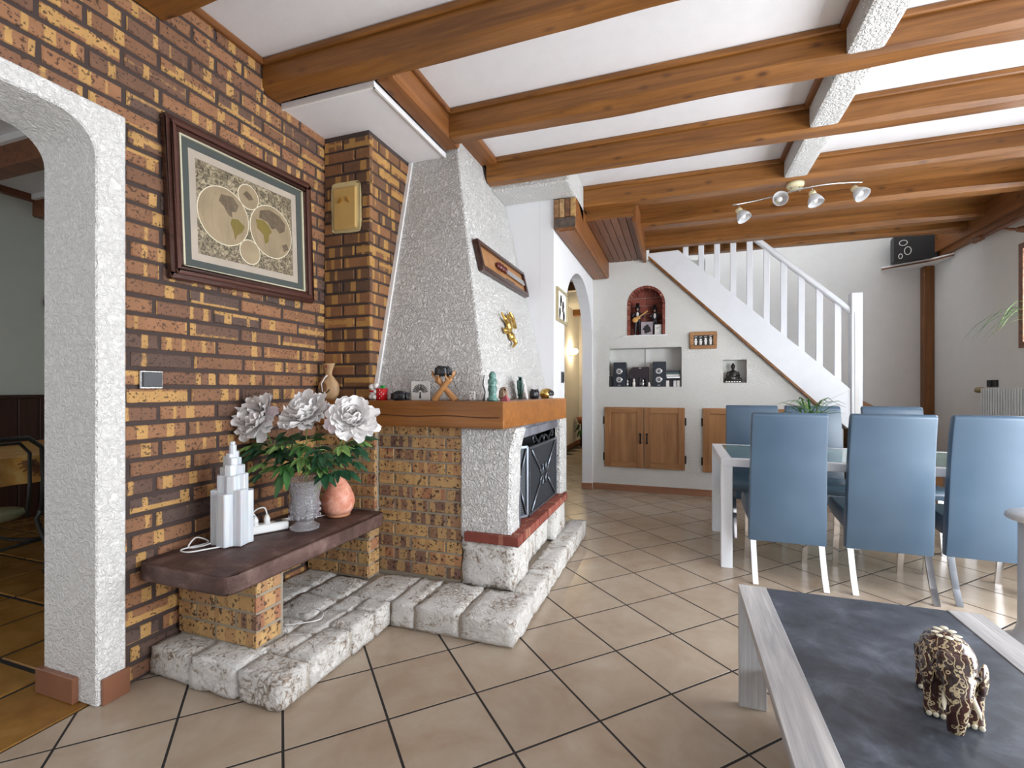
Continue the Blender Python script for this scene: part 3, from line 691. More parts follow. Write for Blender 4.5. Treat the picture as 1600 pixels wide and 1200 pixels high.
# red brick sill (bricks on edge)
sb = MB().box(-1.11, -0.815, 2.43, 3.60, 0.36, 0.4235).build('brick_sill', MORTAR_DARK, fp)
me_ = MB().box(-0.16, 0.16, -0.0172, 0.0172, 0, 0.052).mesh('brick', [BRICK_RED], bevel=0.005)
for k in range(26):
    o = bpy.data.objects.new('brick', me_); o.location = Vector((-0.957 + random.uniform(-0.002, 0.002), 2.405 + k * 0.0455, 0.376)) - FPL; col.objects.link(o); o.parent = sb
# stone blocks under the sill
def stone(parent, x0, x1, y0, y1, z0, z1, seed, amp=0.010, cuts=6):
    return rock('stone', (x1 - x0, y1 - y0, z1 - z0), seed, STONE, parent, ((x0 + x1) / 2, (y0 + y1) / 2, (z0 + z1) / 2), amp, cuts, 14.0, 0.16)
sbase = MB().box(-1.13, -0.93, 2.45, 3.58, 0.10, 0.37).build('stone_plinth', STONE_JOINT, fp)
stone(sbase, -1.145, -0.835, 2.415, 2.70, 0.125, 0.385, 1)
stone(sbase, -1.10, -0.885, 2.71, 3.02, 0.125, 0.372, 2); stone(sbase, -1.10, -0.885, 3.03, 3.32, 0.125, 0.372, 3)
stone(sbase, -1.10, -0.83, 3.33, 3.62, 0.125, 0.375, 4)
# hearth slab of irregular stones
he = MB().box(-2.13, -1.41, 1.41, 2.42, 0.002, 0.112).box(-1.42, -0.735, 2.10, 2.42, 0.002, 0.112).box(-0.95, -0.735, 2.40, 3.92, 0.002, 0.112).build('hearth', STONE_JOINT, fp)
hst = [(-2.125, -1.885, 1.395, 1.555), (-1.875, -1.625, 1.385, 1.555), (-1.615, -1.395, 1.385, 1.53),
       (-1.525, -1.395, 1.54, 1.79), (-1.525, -1.395, 1.80, 1.965), (-1.525, -1.39, 1.975, 2.095),
       (-1.655, -1.535, 1.54, 1.70), (-1.655, -1.535, 1.71, 1.93), (-1.655, -1.535, 1.94, 2.10),
       (-1.90, -1.665, 1.565, 1.80), (-1.90, -1.665, 1.81, 2.04), (-1.90, -1.665, 2.05, 2.29), (-2.125, -1.91, 1.565, 1.86), (-2.125, -1.91, 1.87, 2.12), (-2.125, -1.91, 2.13, 2.37),
       (-1.655, -1.40, 2.105, 2.42), (-1.39, -1.255, 2.085, 2.42), (-1.245, -1.005, 2.085, 2.42), (-0.995, -0.72, 2.085, 2.42),
       (-0.86, -0.72, 2.43, 2.70), (-0.86, -0.72, 2.71, 2.94), (-0.86, -0.72, 2.95, 3.24), (-0.86, -0.72, 3.25, 3.55), (-0.86, -0.72, 3.56, 3.93)]
for k, (a, b, c, d) in enumerate(hst): stone(he, a, b, c, d, 0.004, 0.130 + random.uniform(-0.004, 0.004), 20 + k, 0.0075)
# mantel beam
mt = MB(); mt.prism([(-2.13, 2.36), (-0.875, 2.36), (-0.775, 3.42), (-1.25, 3.42), (-1.25, 2.70), (-1.79, 2.70), (-1.79, 2.455), (-2.13, 2.455)], FZ(1.003), 0, 0.147)
mto = mt.build('mantel_shelf', MANTEL_X, fp, bevel=0.007, seg=2)
MB().strip([(-1.78 + k * 0.08, 2.3585, 1.066 + 0.004 * math.sin(k * 1.1)) for k in range(12)], 0.005, 0.004, (0, 0, 1)).build('wood_crack', plain('crack', (0.08, 0.025, 0.008), 0.8), mto)
# hood
hd = MB(); zb_, zt_ = 1.150, 3.0
def hx(z): return -1.03 - 0.232 * (z - 1.15)
def hy(z): return 2.50 + 0.259 * (z - 1.15)
hd.hexa([(-1.775, hy(zb_), zb_), (hx(zb_), hy(zb_), zb_), (-1.775, 3.868, zb_), (hx(zb_), 3.868, zb_),
         (-1.775, hy(zt_), zt_), (hx(zt_), hy(zt_), zt_), (-1.775, 3.868, zt_), (hx(zt_), 3.868, zt_)])
hood = hd.build('hood', PL_HOOD, fp, bevel=0.012, seg=2)
MB().strip([(-1.778, hy(1.152) - 0.006, 1.152), (-1.778, hy(2.808) - 0.006, 2.808)], 0.026, 0.016, (1, 0, 0)).build('edge_strip', WHITE_TRIM, fp)

# stone bench beside the fireplace
bn = thing('stone_bench', 'dark slate bench slab on brick supports along the brick wall', 'bench', (-1.87, 1.85, 0.13))
rb_ = rock('slab', (0.525, 1.04, 0.085), 5, SLATE, bn, (-1.868, 1.858, 0.463), 0.006, 14, 6.0, 0.6)
sp = MB().box(-2.10, -1.663, 1.518, 1.66, 0.125, 0.425).build('support', MORTAR_GREY, bn)
brick_face(sp, (-2.11, 1.53), 'y', 0.455, 0.135, 0.425, 0.215, 0.0625, 0.011, BRICK_BASE, 0.018, None, 0.5, 0, 31)
brick_face(sp, (-1.675, 1.515), 'x', 0.13, 0.135, 0.425, 0.22, 0.0625, 0.011, BRICK_BASE, 0.018, None, 0.0, 0, 32)
sp2 = MB().box(-2.11, -1.680, 2.303, 2.36, 0.125, 0.425).build('support', MORTAR_GREY, bn)
brick_face(sp2, (-2.11, 2.315), 'y', 0.43, 0.135, 0.425, 0.215, 0.0625, 0.011, BRICK_BASE, 0.018, None, 0.4, 0, 33)
brick_face(sp2, (-1.69, 2.30), 'x', 0.10, 0.135, 0.425, 0.22, 0.0625, 0.011, BRICK_BASE, 0.016, None, 0.0, 0, 34)

# ------------------------------------------------------------------ dining table and chairs
TX0, TX1, TY0, TY1 = 0.275, 2.06, 3.53, 4.47
dt = thing('dining_table', 'white lacquered dining table with a greenish glass top', 'table', (1.17, 4.0, 0))
for x in (TX0, TX1 - 0.072):
    for y in (TY0, TY1 - 0.072): MB().box(x, x + 0.072, y, y + 0.072, 0, 0.69).build('leg', WHITE, dt, bevel=0.003)
for a in ((TX0, TX1, TY0, TY0 + 0.072), (TX0, TX1, TY1 - 0.072, TY1), (TX0, TX0 + 0.072, TY0 + 0.072, TY1 - 0.072), (TX1 - 0.072, TX1, TY0 + 0.072, TY1 - 0.072)):
    MB().box(*a, 0.69, 0.742).build('frame_rail', WHITE, dt, bevel=0.003)
MB().box(TX0 + 0.074, TX1 - 0.074, TY0 + 0.074, TY1 - 0.074, 0.732, 0.742).build('glass_top', GLASS, dt)
MB().box(TX0 + 0.09, TX0 + 0.30, TY0 + 0.09, TY0 + 0.15, 0.705, 0.722).build('extension_rail', BLACK, dt)
chair_grp = 'blue leather chairs around the dining table'
def make_chair():
    t = thing('dining_chair', '', 'chair')
    def band(prof, w0, w1, zlo, zhi):
        mb = MB(); n = len(prof); vs = []
        for s in (-1, 1):
            for y, z in prof:
                w = w0 + (w1 - w0) * (z - zlo) / (zhi - zlo); vs.append((s * w / 2, y, z))
        fs = [tuple(range(n)), tuple(range(2 * n - 1, n - 1, -1))] + [(i, n + i, n + (i + 1) % n, (i + 1) % n) for i in range(n)]
        return mb.add(vs, fs)
    back = [(-0.185, 0.245), (-0.205, 0.40), (-0.215, 0.60), (-0.228, 0.80), (-0.255, 1.0), (-0.268, 1.055), (-0.255, 1.07), (-0.222, 1.07), (-0.205, 1.05), (-0.185, 0.95), (-0.165, 0.78), (-0.15, 0.60), (-0.135, 0.47), (-0.125, 0.36), (-0.13, 0.245)]
    soft(band(back, 0.432, 0.412, 0.245, 1.07).build('backrest', LEATHER, t, bevel=0.010, seg=2, local=True))
    seat = [(-0.128, 0.36), (-0.128, 0.475), (0.0, 0.482), (0.15, 0.488), (0.215, 0.475), (0.232, 0.44), (0.215, 0.40), (0.10, 0.375)]
    soft(band(seat, 0.43, 0.43, 0.36, 0.49).build('seat', LEATHER, t, bevel=0.010, seg=2, local=True))
    for s in (-1, 1):
        MB().strip([(s * 0.19, -0.15, 0.32), (s * 0.19, -0.175, 0.24), (s * 0.19, -0.20, 0.17), (s * 0.19, -0.238, 0.08), (s * 0.19, -0.285, 0.0)], 0.032, 0.014, (1, 0, 0)).build('rear_leg', CHROME, t, local=True)
        MB().strip([(s * 0.18, 0.15, 0.40), (s * 0.18, 0.175, 0.20), (s * 0.18, 0.21, 0.0)], 0.032, 0.014, (1, 0, 0)).build('front_leg', CHROME, t, local=True)
    return t
cpro = make_chair()
spots = [(0.645, 3.575, 0.0, 'blue leather dining chair pushed in at the table corner, back to the coffee table'), (1.185, 3.585, -0.03, 'blue leather dining chair in the middle of the row backing the coffee table'),
         (1.69, 3.60, -0.06, 'blue leather dining chair next to the grey pedestal table'),
         (0.615, 4.47, PI, 'blue leather dining chair in front of the right-hand cupboard'), (1.09, 4.47, PI + 0.03, 'blue leather dining chair behind the potted plant'), (1.655, 4.52, PI - 0.04, 'blue leather dining chair beside the newel post, across the table')]
for k, (x, y, a, lab) in enumerate(spots):
    o = cpro if k == 0 else copy_tree(cpro)
    o.location = (x, y, 0); o.rotation_euler = (0, 0, a); tag(o, lab, 'chair', chair_grp)

def leaf_strip(mb, pts, w, mi=0, wd=(0, 0, 1)):
    pts = [Vector(p) for p in pts]; n = len(pts); vs = []
    for i, p in enumerate(pts):
        t = (pts[min(i + 1, n - 1)] - pts[max(i - 1, 0)]).normalized(); side = t.cross(Vector(wd))
        if side.length < 1e-3: side = t.orthogonal()
        side.normalize(); ww = w * math.sin(PI * min(0.97, (i + 0.35) / (n - 0.3))) / 2
        vs += [p - side * ww, p + Vector((0, 0, -ww * 0.5)), p + side * ww]
    fs = [(i * 3 + k, i * 3 + k + 1, i * 3 + 4 + k, i * 3 + 3 + k) for i in range(n - 1) for k in range(2)]
    mb.add(vs, fs, mi, True)
LEAF = plain('leaf_green', (0.045, 0.15, 0.035), 0.4, var=0.5, vs=14)
LEAF_L = plain('leaf_light', (0.20, 0.34, 0.10), 0.45, var=0.4, vs=14)
LEAF_D = plain('leaf_dark', (0.025, 0.085, 0.040), 0.4, var=0.5, vs=14)
POT_G = plain('pot_dark_green', (0.02, 0.05, 0.035), 0.3)
pt = thing('potted_plant', 'small spiky green plant in a dark planter on the dining table', 'plant', (0.88, 4.0, 0.742))
MB().prism([(0.81, 3.93), (0.95, 3.93), (0.95, 4.07), (0.81, 4.07)], FZ(0.742), 0, 0.25).build('planter', POT_G, pt, bevel=0.006)
rr = random.Random(4)
for k in range(34):
    a = rr.uniform(0, 2 * PI); L = rr.uniform(0.10, 0.22); up = rr.uniform(0.03, 0.16); c = Vector((0.89 + rr.uniform(-0.06, 0.06), 4.0 + rr.uniform(-0.03, 0.03), 1.0))
    mb = MB(); leaf_strip(mb, [c + Vector((math.cos(a) * L * t, math.sin(a) * L * t, up * math.sin(t * 2.2))) for t in (0, 0.25, 0.5, 0.75, 1)], 0.016)
    mb.build('leaf', [LEAF, LEAF_L, LEAF][k % 3], pt)

# ------------------------------------------------------------------ coffee table, elephant, pedestal table
CX0, CX1, CYN, CYF, CZ = 0.220, 0.966, 0.90, 2.034, 0.46
ctb = thing('coffee_table', 'coffee table with dark slate top between pale grey oak borders', 'table', (0.59, 1.47, 0))
for x0 in (CX0, CX1 - 0.096):
    MB().box(x0, x0 + 0.096, CYN, CYF, CZ - 0.028, CZ).build('side_board', GREYWOOD, ctb, bevel=0.0015)
    for y0 in (CYN, CYF - 0.026): MB().box(x0, x0 + 0.096, y0, y0 + 0.026, 0, CZ - 0.028).build('leg', GREYWOOD_Z, ctb, bevel=0.0015)
MB().box(CX0 + 0.096, CX1 - 0.096, CYN, CYF, CZ - 0.03, CZ - 0.003).build('slate_panel', LAMINATE, ctb, bevel=0.001)
MB().box(CX0 + 0.11, CX1 - 0.11, CYN + 0.03, CYF - 0.03, 0.14, 0.16).build('lower_shelf', GREYWOOD, ctb)

gs_ = G('carved_elephant_wood'); v_ = gs_.coord()
vd = gs_.n('TexVoronoi', {'Vector': v_, 'Scale': 84.0}, out='Distance')
ring_ = gs_.ramp(vd, [(0.20, 0.0), (0.24, 1.0), (0.36, 1.0), (0.40, 0.0)])
sw = gs_.n('TexWave', {'Vector': v_, 'Scale': 24.0, 'Distortion': 8.0, 'Detail': 2.0, 'Detail Scale': 1.6}, out='Fac')
ln_ = gs_.ramp(sw, [(0.91, 0.0), (0.95, 1.0)])
area_ = gs_.ramp(gs_.noise(v_, 17, 2), [(0.42, 0.0), (0.5, 1.0)])
inl = gs_.math('MAXIMUM', gs_.math('MULTIPLY', ring_, area_), gs_.math('MULTIPLY', ln_, 0.9))
gs_.set(color=gs_.mix(inl, gs_.ramp(gs_.noise(v_, 20, 3), [(0.3, (0.022, 0.008, 0.006)), (0.7, (0.075, 0.022, 0.014))]), (0.62, 0.50, 0.30)), rough=0.25, spec=0.5, coat=0.4)
gs_.bump(inl, 0.2, 0.002); ELE = gs_.m
IVORY = plain('ivory', (0.80, 0.74, 0.58), 0.3)
el = thing('elephant_figurine', 'dark carved wooden elephant with ivory inlay on the coffee table', 'figurine', (0.605, 1.40, CZ), rotz=0.0)
mb = MB()   # local coordinates, head towards -Y
mb.ball((0, 0.035, 0.112), (0.047, 0.082, 0.052), 18, 12)
mb.ball((0, 0.085, 0.108), (0.042, 0.045, 0.047), 16, 10)
mb.ball((0, -0.055, 0.118), (0.036, 0.042, 0.042), 16, 10)
mb.ball((-0.015, -0.060, 0.140), (0.018, 0.025, 0.02)); mb.ball((0.015, -0.060, 0.140), (0.018, 0.025, 0.02))
mb.tube([(0, -0.080, 0.112), (-0.002, -0.100, 0.085), (-0.004, -0.106, 0.055), (-0.006, -0.105, 0.028), (-0.006, -0.100, 0.012), (-0.006, -0.099, 0.004)], [0.027, 0.022, 0.0175, 0.0155, 0.0145, 0.013], 12)
for sx, sy in ((-1, -0.025), (1, -0.030), (-1, 0.095), (1, 0.085)):
    mb.tube([(sx * 0.026, sy, 0.10), (sx * 0.027, sy, 0.055), (sx * 0.028, sy - 0.002, 0.02), (sx * 0.028, sy - 0.004, 0.0)], [0.024, 0.020, 0.0185, 0.0215], 12)
body = mb.build('body', ELE, el, local=True); remesh(body, 0.0045, 4)
for s in (-1, 1):
    e_ = MB(); e_.ball((s * 0.043, -0.045, 0.108), (0.007, 0.024, 0.036), 14, 8, mat=Matrix.Rotation(s * -0.35, 3, 'Z')); e_.build('ear', ELE, el, local=True)
    MB().tube([(s * 0.018, -0.088, 0.085), (s * 0.024, -0.110, 0.068), (s * 0.026, -0.126, 0.060)], [0.0055, 0.0045, 0.0012], 8).build('tusk', IVORY, el, local=True)
    MB().ball((s * 0.030, -0.083, 0.125), 0.004, 8, 6).build('eye', BLACK, el, local=True)
    for sy in ((-0.025, -0.030)[s > 0], (0.095, 0.085)[s > 0]):
        for k in (-1, 0, 1): MB().ball((s * 0.028 + k * 0.011, sy - 0.024, 0.006), (0.005, 0.003, 0.006), 8, 6).build('toenail', IVORY, el, local=True)
MB().tube([(0, 0.125, 0.13), (0.004, 0.140, 0.10), (0.003, 0.138, 0.06)], [0.005, 0.004, 0.0025], 8).build('tail', ELE, el, local=True)
for k in range(8):
    a = 2 * PI * k / 8; MB().ball((0.016 * math.cos(a), 0.045 + 0.030 * math.sin(a), 0.1625 - 0.003 * abs(math.cos(a))), (0.0075, 0.010, 0.002), 10, 6, mat=Matrix.Rotation(a - PI / 2, 3, 'Z')).build('inlay_petal', IVORY, el, local=True)
el.rotation_euler = (0, 0, -0.25); el.location = (0.606, 1.40, CZ - 0.001); el.scale = (1.14, 0.98, 1.02)

GREYG = plain('grey_gloss', (0.50, 0.51, 0.53), 0.3, var=0.03)
ptb = thing('pedestal_table', 'grey pedestal side table with a rounded top beside the dining chairs', 'table', (1.618, 2.898, 0))
MB().lathe([(0.0, 0.0), (0.16, 0.0), (0.16, 0.02), (0.115, 0.05), (0.10, 0.10), (0.098, 0.596), (0.0, 0.597)], (1.618, 2.898, 0), 32).build('pedestal', GREYG, ptb)
MB().lathe([(0.0, 0.598), (0.128, 0.598), (0.142, 0.606), (0.143, 0.622), (0.132, 0.634), (0.0, 0.634)], (1.618, 2.898, 0), 32).build('table_top', GREYG, ptb)

# ------------------------------------------------------------------ framed world map on the brick wall
mp = thing('framed_map', 'antique double-hemisphere world map in a dark moulded frame on the brick wall', 'picture', (XW + 0.006, 1.90, 1.72))
FW, FH = 0.86, 0.72
MAPB = plain('map_sepia', (0.36, 0.29, 0.20), 0.5, var=0.3, vs=25)
def ring(mb, w, h, t, x0, x1, mi=0):
    for a, b, c, d in ((-w / 2, w / 2, -h / 2, -h / 2 + t), (-w / 2, w / 2, h / 2 - t, h / 2), (-w / 2, -w / 2 + t, -h / 2 + t, h / 2 - t), (w / 2 - t, w / 2, -h / 2 + t, h / 2 - t)):
        mb.box(x0, x1, a, b, c + FH / 2, d + FH / 2, mi)
    return mb
ring(MB(), FW, FH, 0.024, 0.0, 0.030).build('frame_moulding', DARKWOOD, mp, bevel=0.006, local=True)
ring(MB(), FW - 0.044, FH - 0.044, 0.020, 0.0, 0.042).build('frame_moulding', plain('mid_moulding', (0.085, 0.035, 0.026), 0.25), mp, bevel=0.006, local=True)
ring(MB(), FW - 0.080, FH - 0.080, 0.022, 0.0, 0.030).build('frame_moulding', DARKWOOD, mp, bevel=0.006, local=True)
ring(MB(), FW - 0.122, FH - 0.122, 0.010, 0.0, 0.026).build('gilt_fillet', plain('gilt_cream', (0.62, 0.58, 0.42), 0.35, 0.3), mp, bevel=0.002, local=True)
ring(MB(), FW - 0.140, FH - 0.140, 0.036, 0.0, 0.016).build('green_mat', plain('mat_green', (0.062, 0.072, 0.066), 0.8, var=0.03), mp, local=True)
ring(MB(), FW - 0.210, FH - 0.210, 0.036, 0.0, 0.013).build('paper_margin', plain('map_margin', (0.40, 0.34, 0.275), 0.6, var=0.1, vs=6), mp, local=True)
gs_ = G('map_engraving'); v_ = gs_.coord(); n_ = gs_.noise(v_, 34, 5, 0.7, 2.0)
gs_.set(color=gs_.ramp(n_, [(0.36, (0.035, 0.028, 0.018)), (0.48, (0.14, 0.11, 0.065)), (0.62, (0.42, 0.35, 0.23))]), rough=0.5); ENGR = gs_.m
MB().box(0.0, 0.010, -FW / 2 + 0.139, FW / 2 - 0.139, 0.139, FH - 0.139).build('map_sheet', ENGR, mp, local=True)
SEA = plain('map_sea', (0.36, 0.28, 0.175), 0.38, 0.35, var=0.12, vs=8)
LAND = plain('map_land', (0.12, 0.085, 0.05), 0.5, var=0.2, vs=40); LAND2 = plain('map_land_ochre', (0.17, 0.125, 0.02), 0.5)
RIM = plain('map_rim', (0.74, 0.68, 0.52), 0.45)
def disc(name, cy, cz, r, x, mat, par=mp):
    return MB().prism([(cy + r * math.cos(2 * PI * k / 40), cz + r * math.sin(2 * PI * k / 40)) for k in range(40)], FX(x), -0.004, 0).build(name, mat, par, local=True)
cz0 = FH / 2 - 0.005
for (cy, cz, r) in ((-0.145, cz0, 0.142), (0.145, cz0, 0.142), (0.0, cz0 + 0.142, 0.064), (0.0, cz0 - 0.142, 0.064)):
    disc('hemisphere_rim', cy, cz, r, 0.0110, RIM); disc('hemisphere', cy, cz, r - 0.004, 0.0116, SEA)
def land(pts, c, s, m=LAND): MB().prism([(c[0] + a * s, c[1] + b * s) for a, b in pts], FX(0.0125), -0.002, 0).build('continent', m, mp, local=True)
R = 0.137
land([(-0.1, 0.75), (0.35, 0.8), (0.6, 0.55), (0.5, 0.3), (0.3, 0.25), (0.32, 0.05), (0.15, 0.12), (0.0, 0.35), (-0.2, 0.5)], (-0.145, cz0), R)
land([(0.3, 0.0), (0.55, 0.05), (0.85, -0.15), (0.7, -0.4), (0.5, -0.55), (0.42, -0.75), (0.36, -0.45), (0.25, -0.2)], (-0.145, cz0), R, LAND2)
land([(-0.75, 0.3), (-0.4, 0.35), (-0.15, 0.2), (0.0, 0.0), (-0.15, -0.15), (-0.2, -0.45), (-0.35, -0.55), (-0.42, -0.2), (-0.7, -0.02)], (0.145, cz0), R, LAND2)
land([(-0.6, 0.4), (-0.55, 0.7), (-0.1, 0.85), (0.4, 0.75), (0.7, 0.5), (0.65, 0.2), (0.4, 0.05), (0.2, 0.2), (0.0, 0.12), (-0.2, 0.35)], (0.145, cz0), R)
land([(0.5, -0.4), (0.75, -0.3), (0.85, -0.5), (0.6, -0.65)], (0.145, cz0), R)
land([(-0.6, 0.1), (-0.2, 0.5), (0.2, 0.3), (0.5, -0.1), (0.0, -0.3)], (0, cz0 + 0.142), 0.056)
for k in range(6):
    for cy in (-0.145, 0.145):
        MB().tube([(0.0122, cy + R * 0.97 * math.cos(PI / 2 + t) * (k - 2.5) / 2.5 * (1 if abs(t) < 9 else 1), cz0 + R * 0.97 * math.sin(t)) for t in [(-PI / 2 + PI * j / 10) for j in range(11)]] if False else
                  [(0.0123, cy + (k - 2.5) / 3 * R * math.cos(t), cz0 + R * math.sin(t)) for t in [(-PI / 2 + PI * j / 10) for j in range(11)]], 0.0004, 4).build('meridian', MAPB, mp, local=True)
mp.rotation_euler = (math.radians(2.2), 0, 0)

# switch plates
sw1 = thing('wall_switch', 'dark grey wall switch on the brick wall by the arch', 'switch', (XW, 1.405, 1.215))
MB().box(XW + 0.001, XW + 0.010, 1.358, 1.452, 1.218, 1.296).build('plate', STEEL, sw1, bevel=0.003); MB().box(XW + 0.008, XW + 0.018, 1.365, 1.445, 1.226, 1.290).build('rocker', GREY_D, sw1, bevel=0.003)
sw2 = thing('wall_switch', 'small dark switch on the hall arch wall', 'switch', (XA, 4.16, 1.27)); MB().box(XA, XA + 0.010, 4.13, 4.21, 1.27, 1.37).build('plate', GREY_D, sw2, bevel=0.002); MB().box(XA + 0.009, XA + 0.014, 4.14, 4.20, 1.28, 1.36).build('rocker', BLACK, sw2)
# flue hatch in the pier
fh = thing('flue_hatch', 'ochre painted flue hatch in the brick pier beside the hood', 'hatch', (-1.96, YU, 2.20))
rock('rough_surround', (0.222, 0.03, 0.315), 9, plain('hatch_plaster', (0.62, 0.50, 0.25), 0.8, bump=0.5), fh, (-1.962, YU + 0.008, 2.352), 0.006, 8)
MB().box(-2.045, -1.875, YU - 0.018, YU, 2.215, 2.475).build('cover', plain('hatch_ochre', (0.56, 0.36, 0.12), 0.5), fh, bevel=0.008)
for s, k in ((-1, 0), (1, 1)): MB().prism([(-1.96 + s * 0.018, 2.382), (-1.96 + s * 0.042, 2.372), (-1.96 + s * 0.020, 2.41)], FY(YU), -0.028, -0.017).build('grip', GOLD, fh)

# knife plaque and gilt ornament on the hood side
def hood_root(name, label, cat, y, z):
    o = thing(name, label, cat, (hx(z) + 0.004, y, z)); o.rotation_euler = (0, -math.atan(0.232), 0); return o
kp = hood_root('knife_plaque', 'dagger mounted on a wooden plaque on the hood', 'plaque', 3.32, 1.98)
PW, PH = 0.98, 0.215
mb = MB()
for a, b, c, d in ((-PW / 2, PW / 2, 0, 0.028), (-PW / 2, PW / 2, PH - 0.028, PH), (-PW / 2, -PW / 2 + 0.03, 0.028, PH - 0.028), (PW / 2 - 0.03, PW / 2, 0.028, PH - 0.028)): mb.box(0, 0.04, a, b, c, d)
mb.build('frame', DARKWOOD, kp, bevel=0.005, local=True)
MB().box(0, 0.018, -PW / 2 + 0.03, PW / 2 - 0.03, 0.028, PH - 0.028).build('board', OAK_H, kp, local=True)
hnd = MB()
for k, rr_ in enumerate((0.022, 0.030, 0.024, 0.030, 0.024, 0.028)): hnd.ball((0.035, -0.17 + k * 0.03, 0.11), (rr_ * 0.7, 0.018, rr_), 10, 8)
hnd.build('handle', plain('dark_red_handle', (0.10, 0.015, 0.012), 0.25), kp, local=True)
MB().prism([(-0.01, 0.092), (0.42, 0.082), (0.45, 0.10), (0.42, 0.128), (-0.01, 0.128)], FX(0.03), 0, 0.006).build('blade', STEEL, kp, local=True)
for k in range(9): MB().box(0.018, 0.0192, 0.02 + k * 0.022, 0.034 + k * 0.022, 0.048, 0.066).build('engraved_mark', DARKWOOD, kp, local=True)
go = hood_root('gilt_ornament', 'small gilt cherub ornament on the hood under the plaque', 'ornament', 3.13, 1.535)
mb = MB(); mb.ball((0.02, 0.06, 0.19), (0.02, 0.035, 0.03)); mb.ball((0.02, 0.02, 0.13), (0.022, 0.045, 0.05)); mb.ball((0.02, 0.03, 0.05), (0.02, 0.05, 0.035)); mb.ball((0.02, -0.06, 0.08), (0.018, 0.055, 0.025))
mb.tube([(0.02, 0.05, 0.15), (0.03, 0.12, 0.12), (0.025, 0.13, 0.20), (0.02, 0.10, 0.24)], [0.02, 0.016, 0.014, 0.01]); mb.tube([(0.02, 0.0, 0.14), (0.03, -0.07, 0.16), (0.02, -0.09, 0.21)], [0.018, 0.014, 0.008])
mb.tube([(0.02, 0.02, 0.05), (0.03, 0.06, 0.0), (0.02, 0.0, -0.03)], [0.02, 0.016, 0.01])
o = mb.build('figure', GOLD, go, local=True); remesh(o, 0.007, 2)

# ------------------------------------------------------------------ things on the mantel
MZ = 1.1505
CLAY = plain('clay', (0.50, 0.32, 0.17), 0.5, var=0.2, vs=20); CLAY_D = plain('clay_dark', (0.22, 0.11, 0.05), 0.5)
fl = Matrix.Diagonal((1.0, 0.6, 1.0))
va = thing('pottery_vase', 'round clay vase with a flared pleated neck at the mantel end', 'vase', (-2.05, 2.408, MZ))
MB().lathe([(0.0, 0), (0.045, 0), (0.068, 0.03), (0.075, 0.06), (0.068, 0.10), (0.040, 0.135), (0.022, 0.155), (0.024, 0.175), (0.040, 0.215), (0.046, 0.225), (0.040, 0.222), (0.018, 0.17), (0.0, 0.165)], (-2.05, 2.408, MZ), 24, mat=fl).build('body', CLAY, va)
for k in range(22):
    a = PI * (1.12 + 0.76 * k / 21); MB().ball((-2.05 + 0.045 * math.cos(a), 2.408 - 0.043, MZ + 0.075 + 0.034 * math.sin(a)), 0.0032, 6, 4).build('bead', BLACK, va)
MB().ball((-2.05, 2.363, MZ + 0.078), (0.026, 0.004, 0.030)).build('medallion', CLAY_D, va)
MB().tube([(-2.055, 2.362, MZ + 0.05), (-2.065, 2.361, MZ + 0.10), (-2.045, 2.366, MZ + 0.135), (-2.03, 2.372, MZ + 0.15)], 0.004).build('ribbon', PAPER, va)
MB().ball((-2.043, 2.378, MZ + 0.205), (0.006, 0.003, 0.008), 8, 6).build('red_seal', plain('seal_red', (0.30, 0.01, 0.02), 0.4), va)
RED = plain('glossy_red', (0.52, 0.01, 0.015), 0.25)
mg = thing('red_mug', 'red and white christmas mug with white plush figures on the mantel', 'mug', (-1.69, 2.42, MZ))
MB().lathe([(0.0, 0), (0.033, 0), (0.036, 0.07), (0.032, 0.07), (0.030, 0.01), (0, 0.01)], (-1.672, 2.42, MZ), 20).build('cup', RED, mg)
for x, y, z, r in ((-1.735, 2.41, 0.02, 0.018), (-1.705, 2.40, 0.018, 0.016), (-1.722, 2.41, 0.045, 0.022), (-1.74, 2.42, 0.078, 0.02), (-1.71, 2.42, 0.085, 0.018), (-1.70, 2.395, 0.05, 0.012)): MB().ball((x, y, MZ + z), r, 10, 8).build('plush_ball', PAPER, mg)
MB().ball((-1.72, 2.392, MZ + 0.052), (0.018, 0.008, 0.007), 10, 6).build('scarf', RED, mg)
MB().box(-1.675, -1.655, 2.41, 2.425, MZ + 0.068, MZ + 0.088).build('green_label', plain('label_green', (0.02, 0.30, 0.06), 0.4), mg)
for k in range(5): MB().ball((-1.662 + 0.01 * (k % 2), 2.384 + 0.002 * (k % 2), MZ + 0.012 + 0.012 * k), 0.003, 6, 4).build('dot', PAPER, mg)
ROCKM = plain('dark_mineral', (0.035, 0.035, 0.04), 0.35, var=0.6, vs=30, bump=0.8, bs=50)
o = rock('mineral_rock', (0.11, 0.055, 0.05), 41, ROCKM, None, (-1.53, 2.405, MZ + 0.025), 0.010, 6, 22, 1.0); tag(o, 'long black mineral rock lying beside the tree tile on the mantel', 'rock')
tt = thing('tree_tile', 'white square tile with a black tree of life leaning on the hood', 'tile', (-1.435, 2.462, MZ))
MB().box(-1.497, -1.373, 2.462, 2.470, MZ, MZ + 0.112).build('panel', PAPER, tt, bevel=0.002)
MB().tube([(-1.435, 2.461, MZ + 0.012), (-1.435, 2.461, MZ + 0.05)], [0.006, 0.003], 6).build('trunk', BLACK, tt)
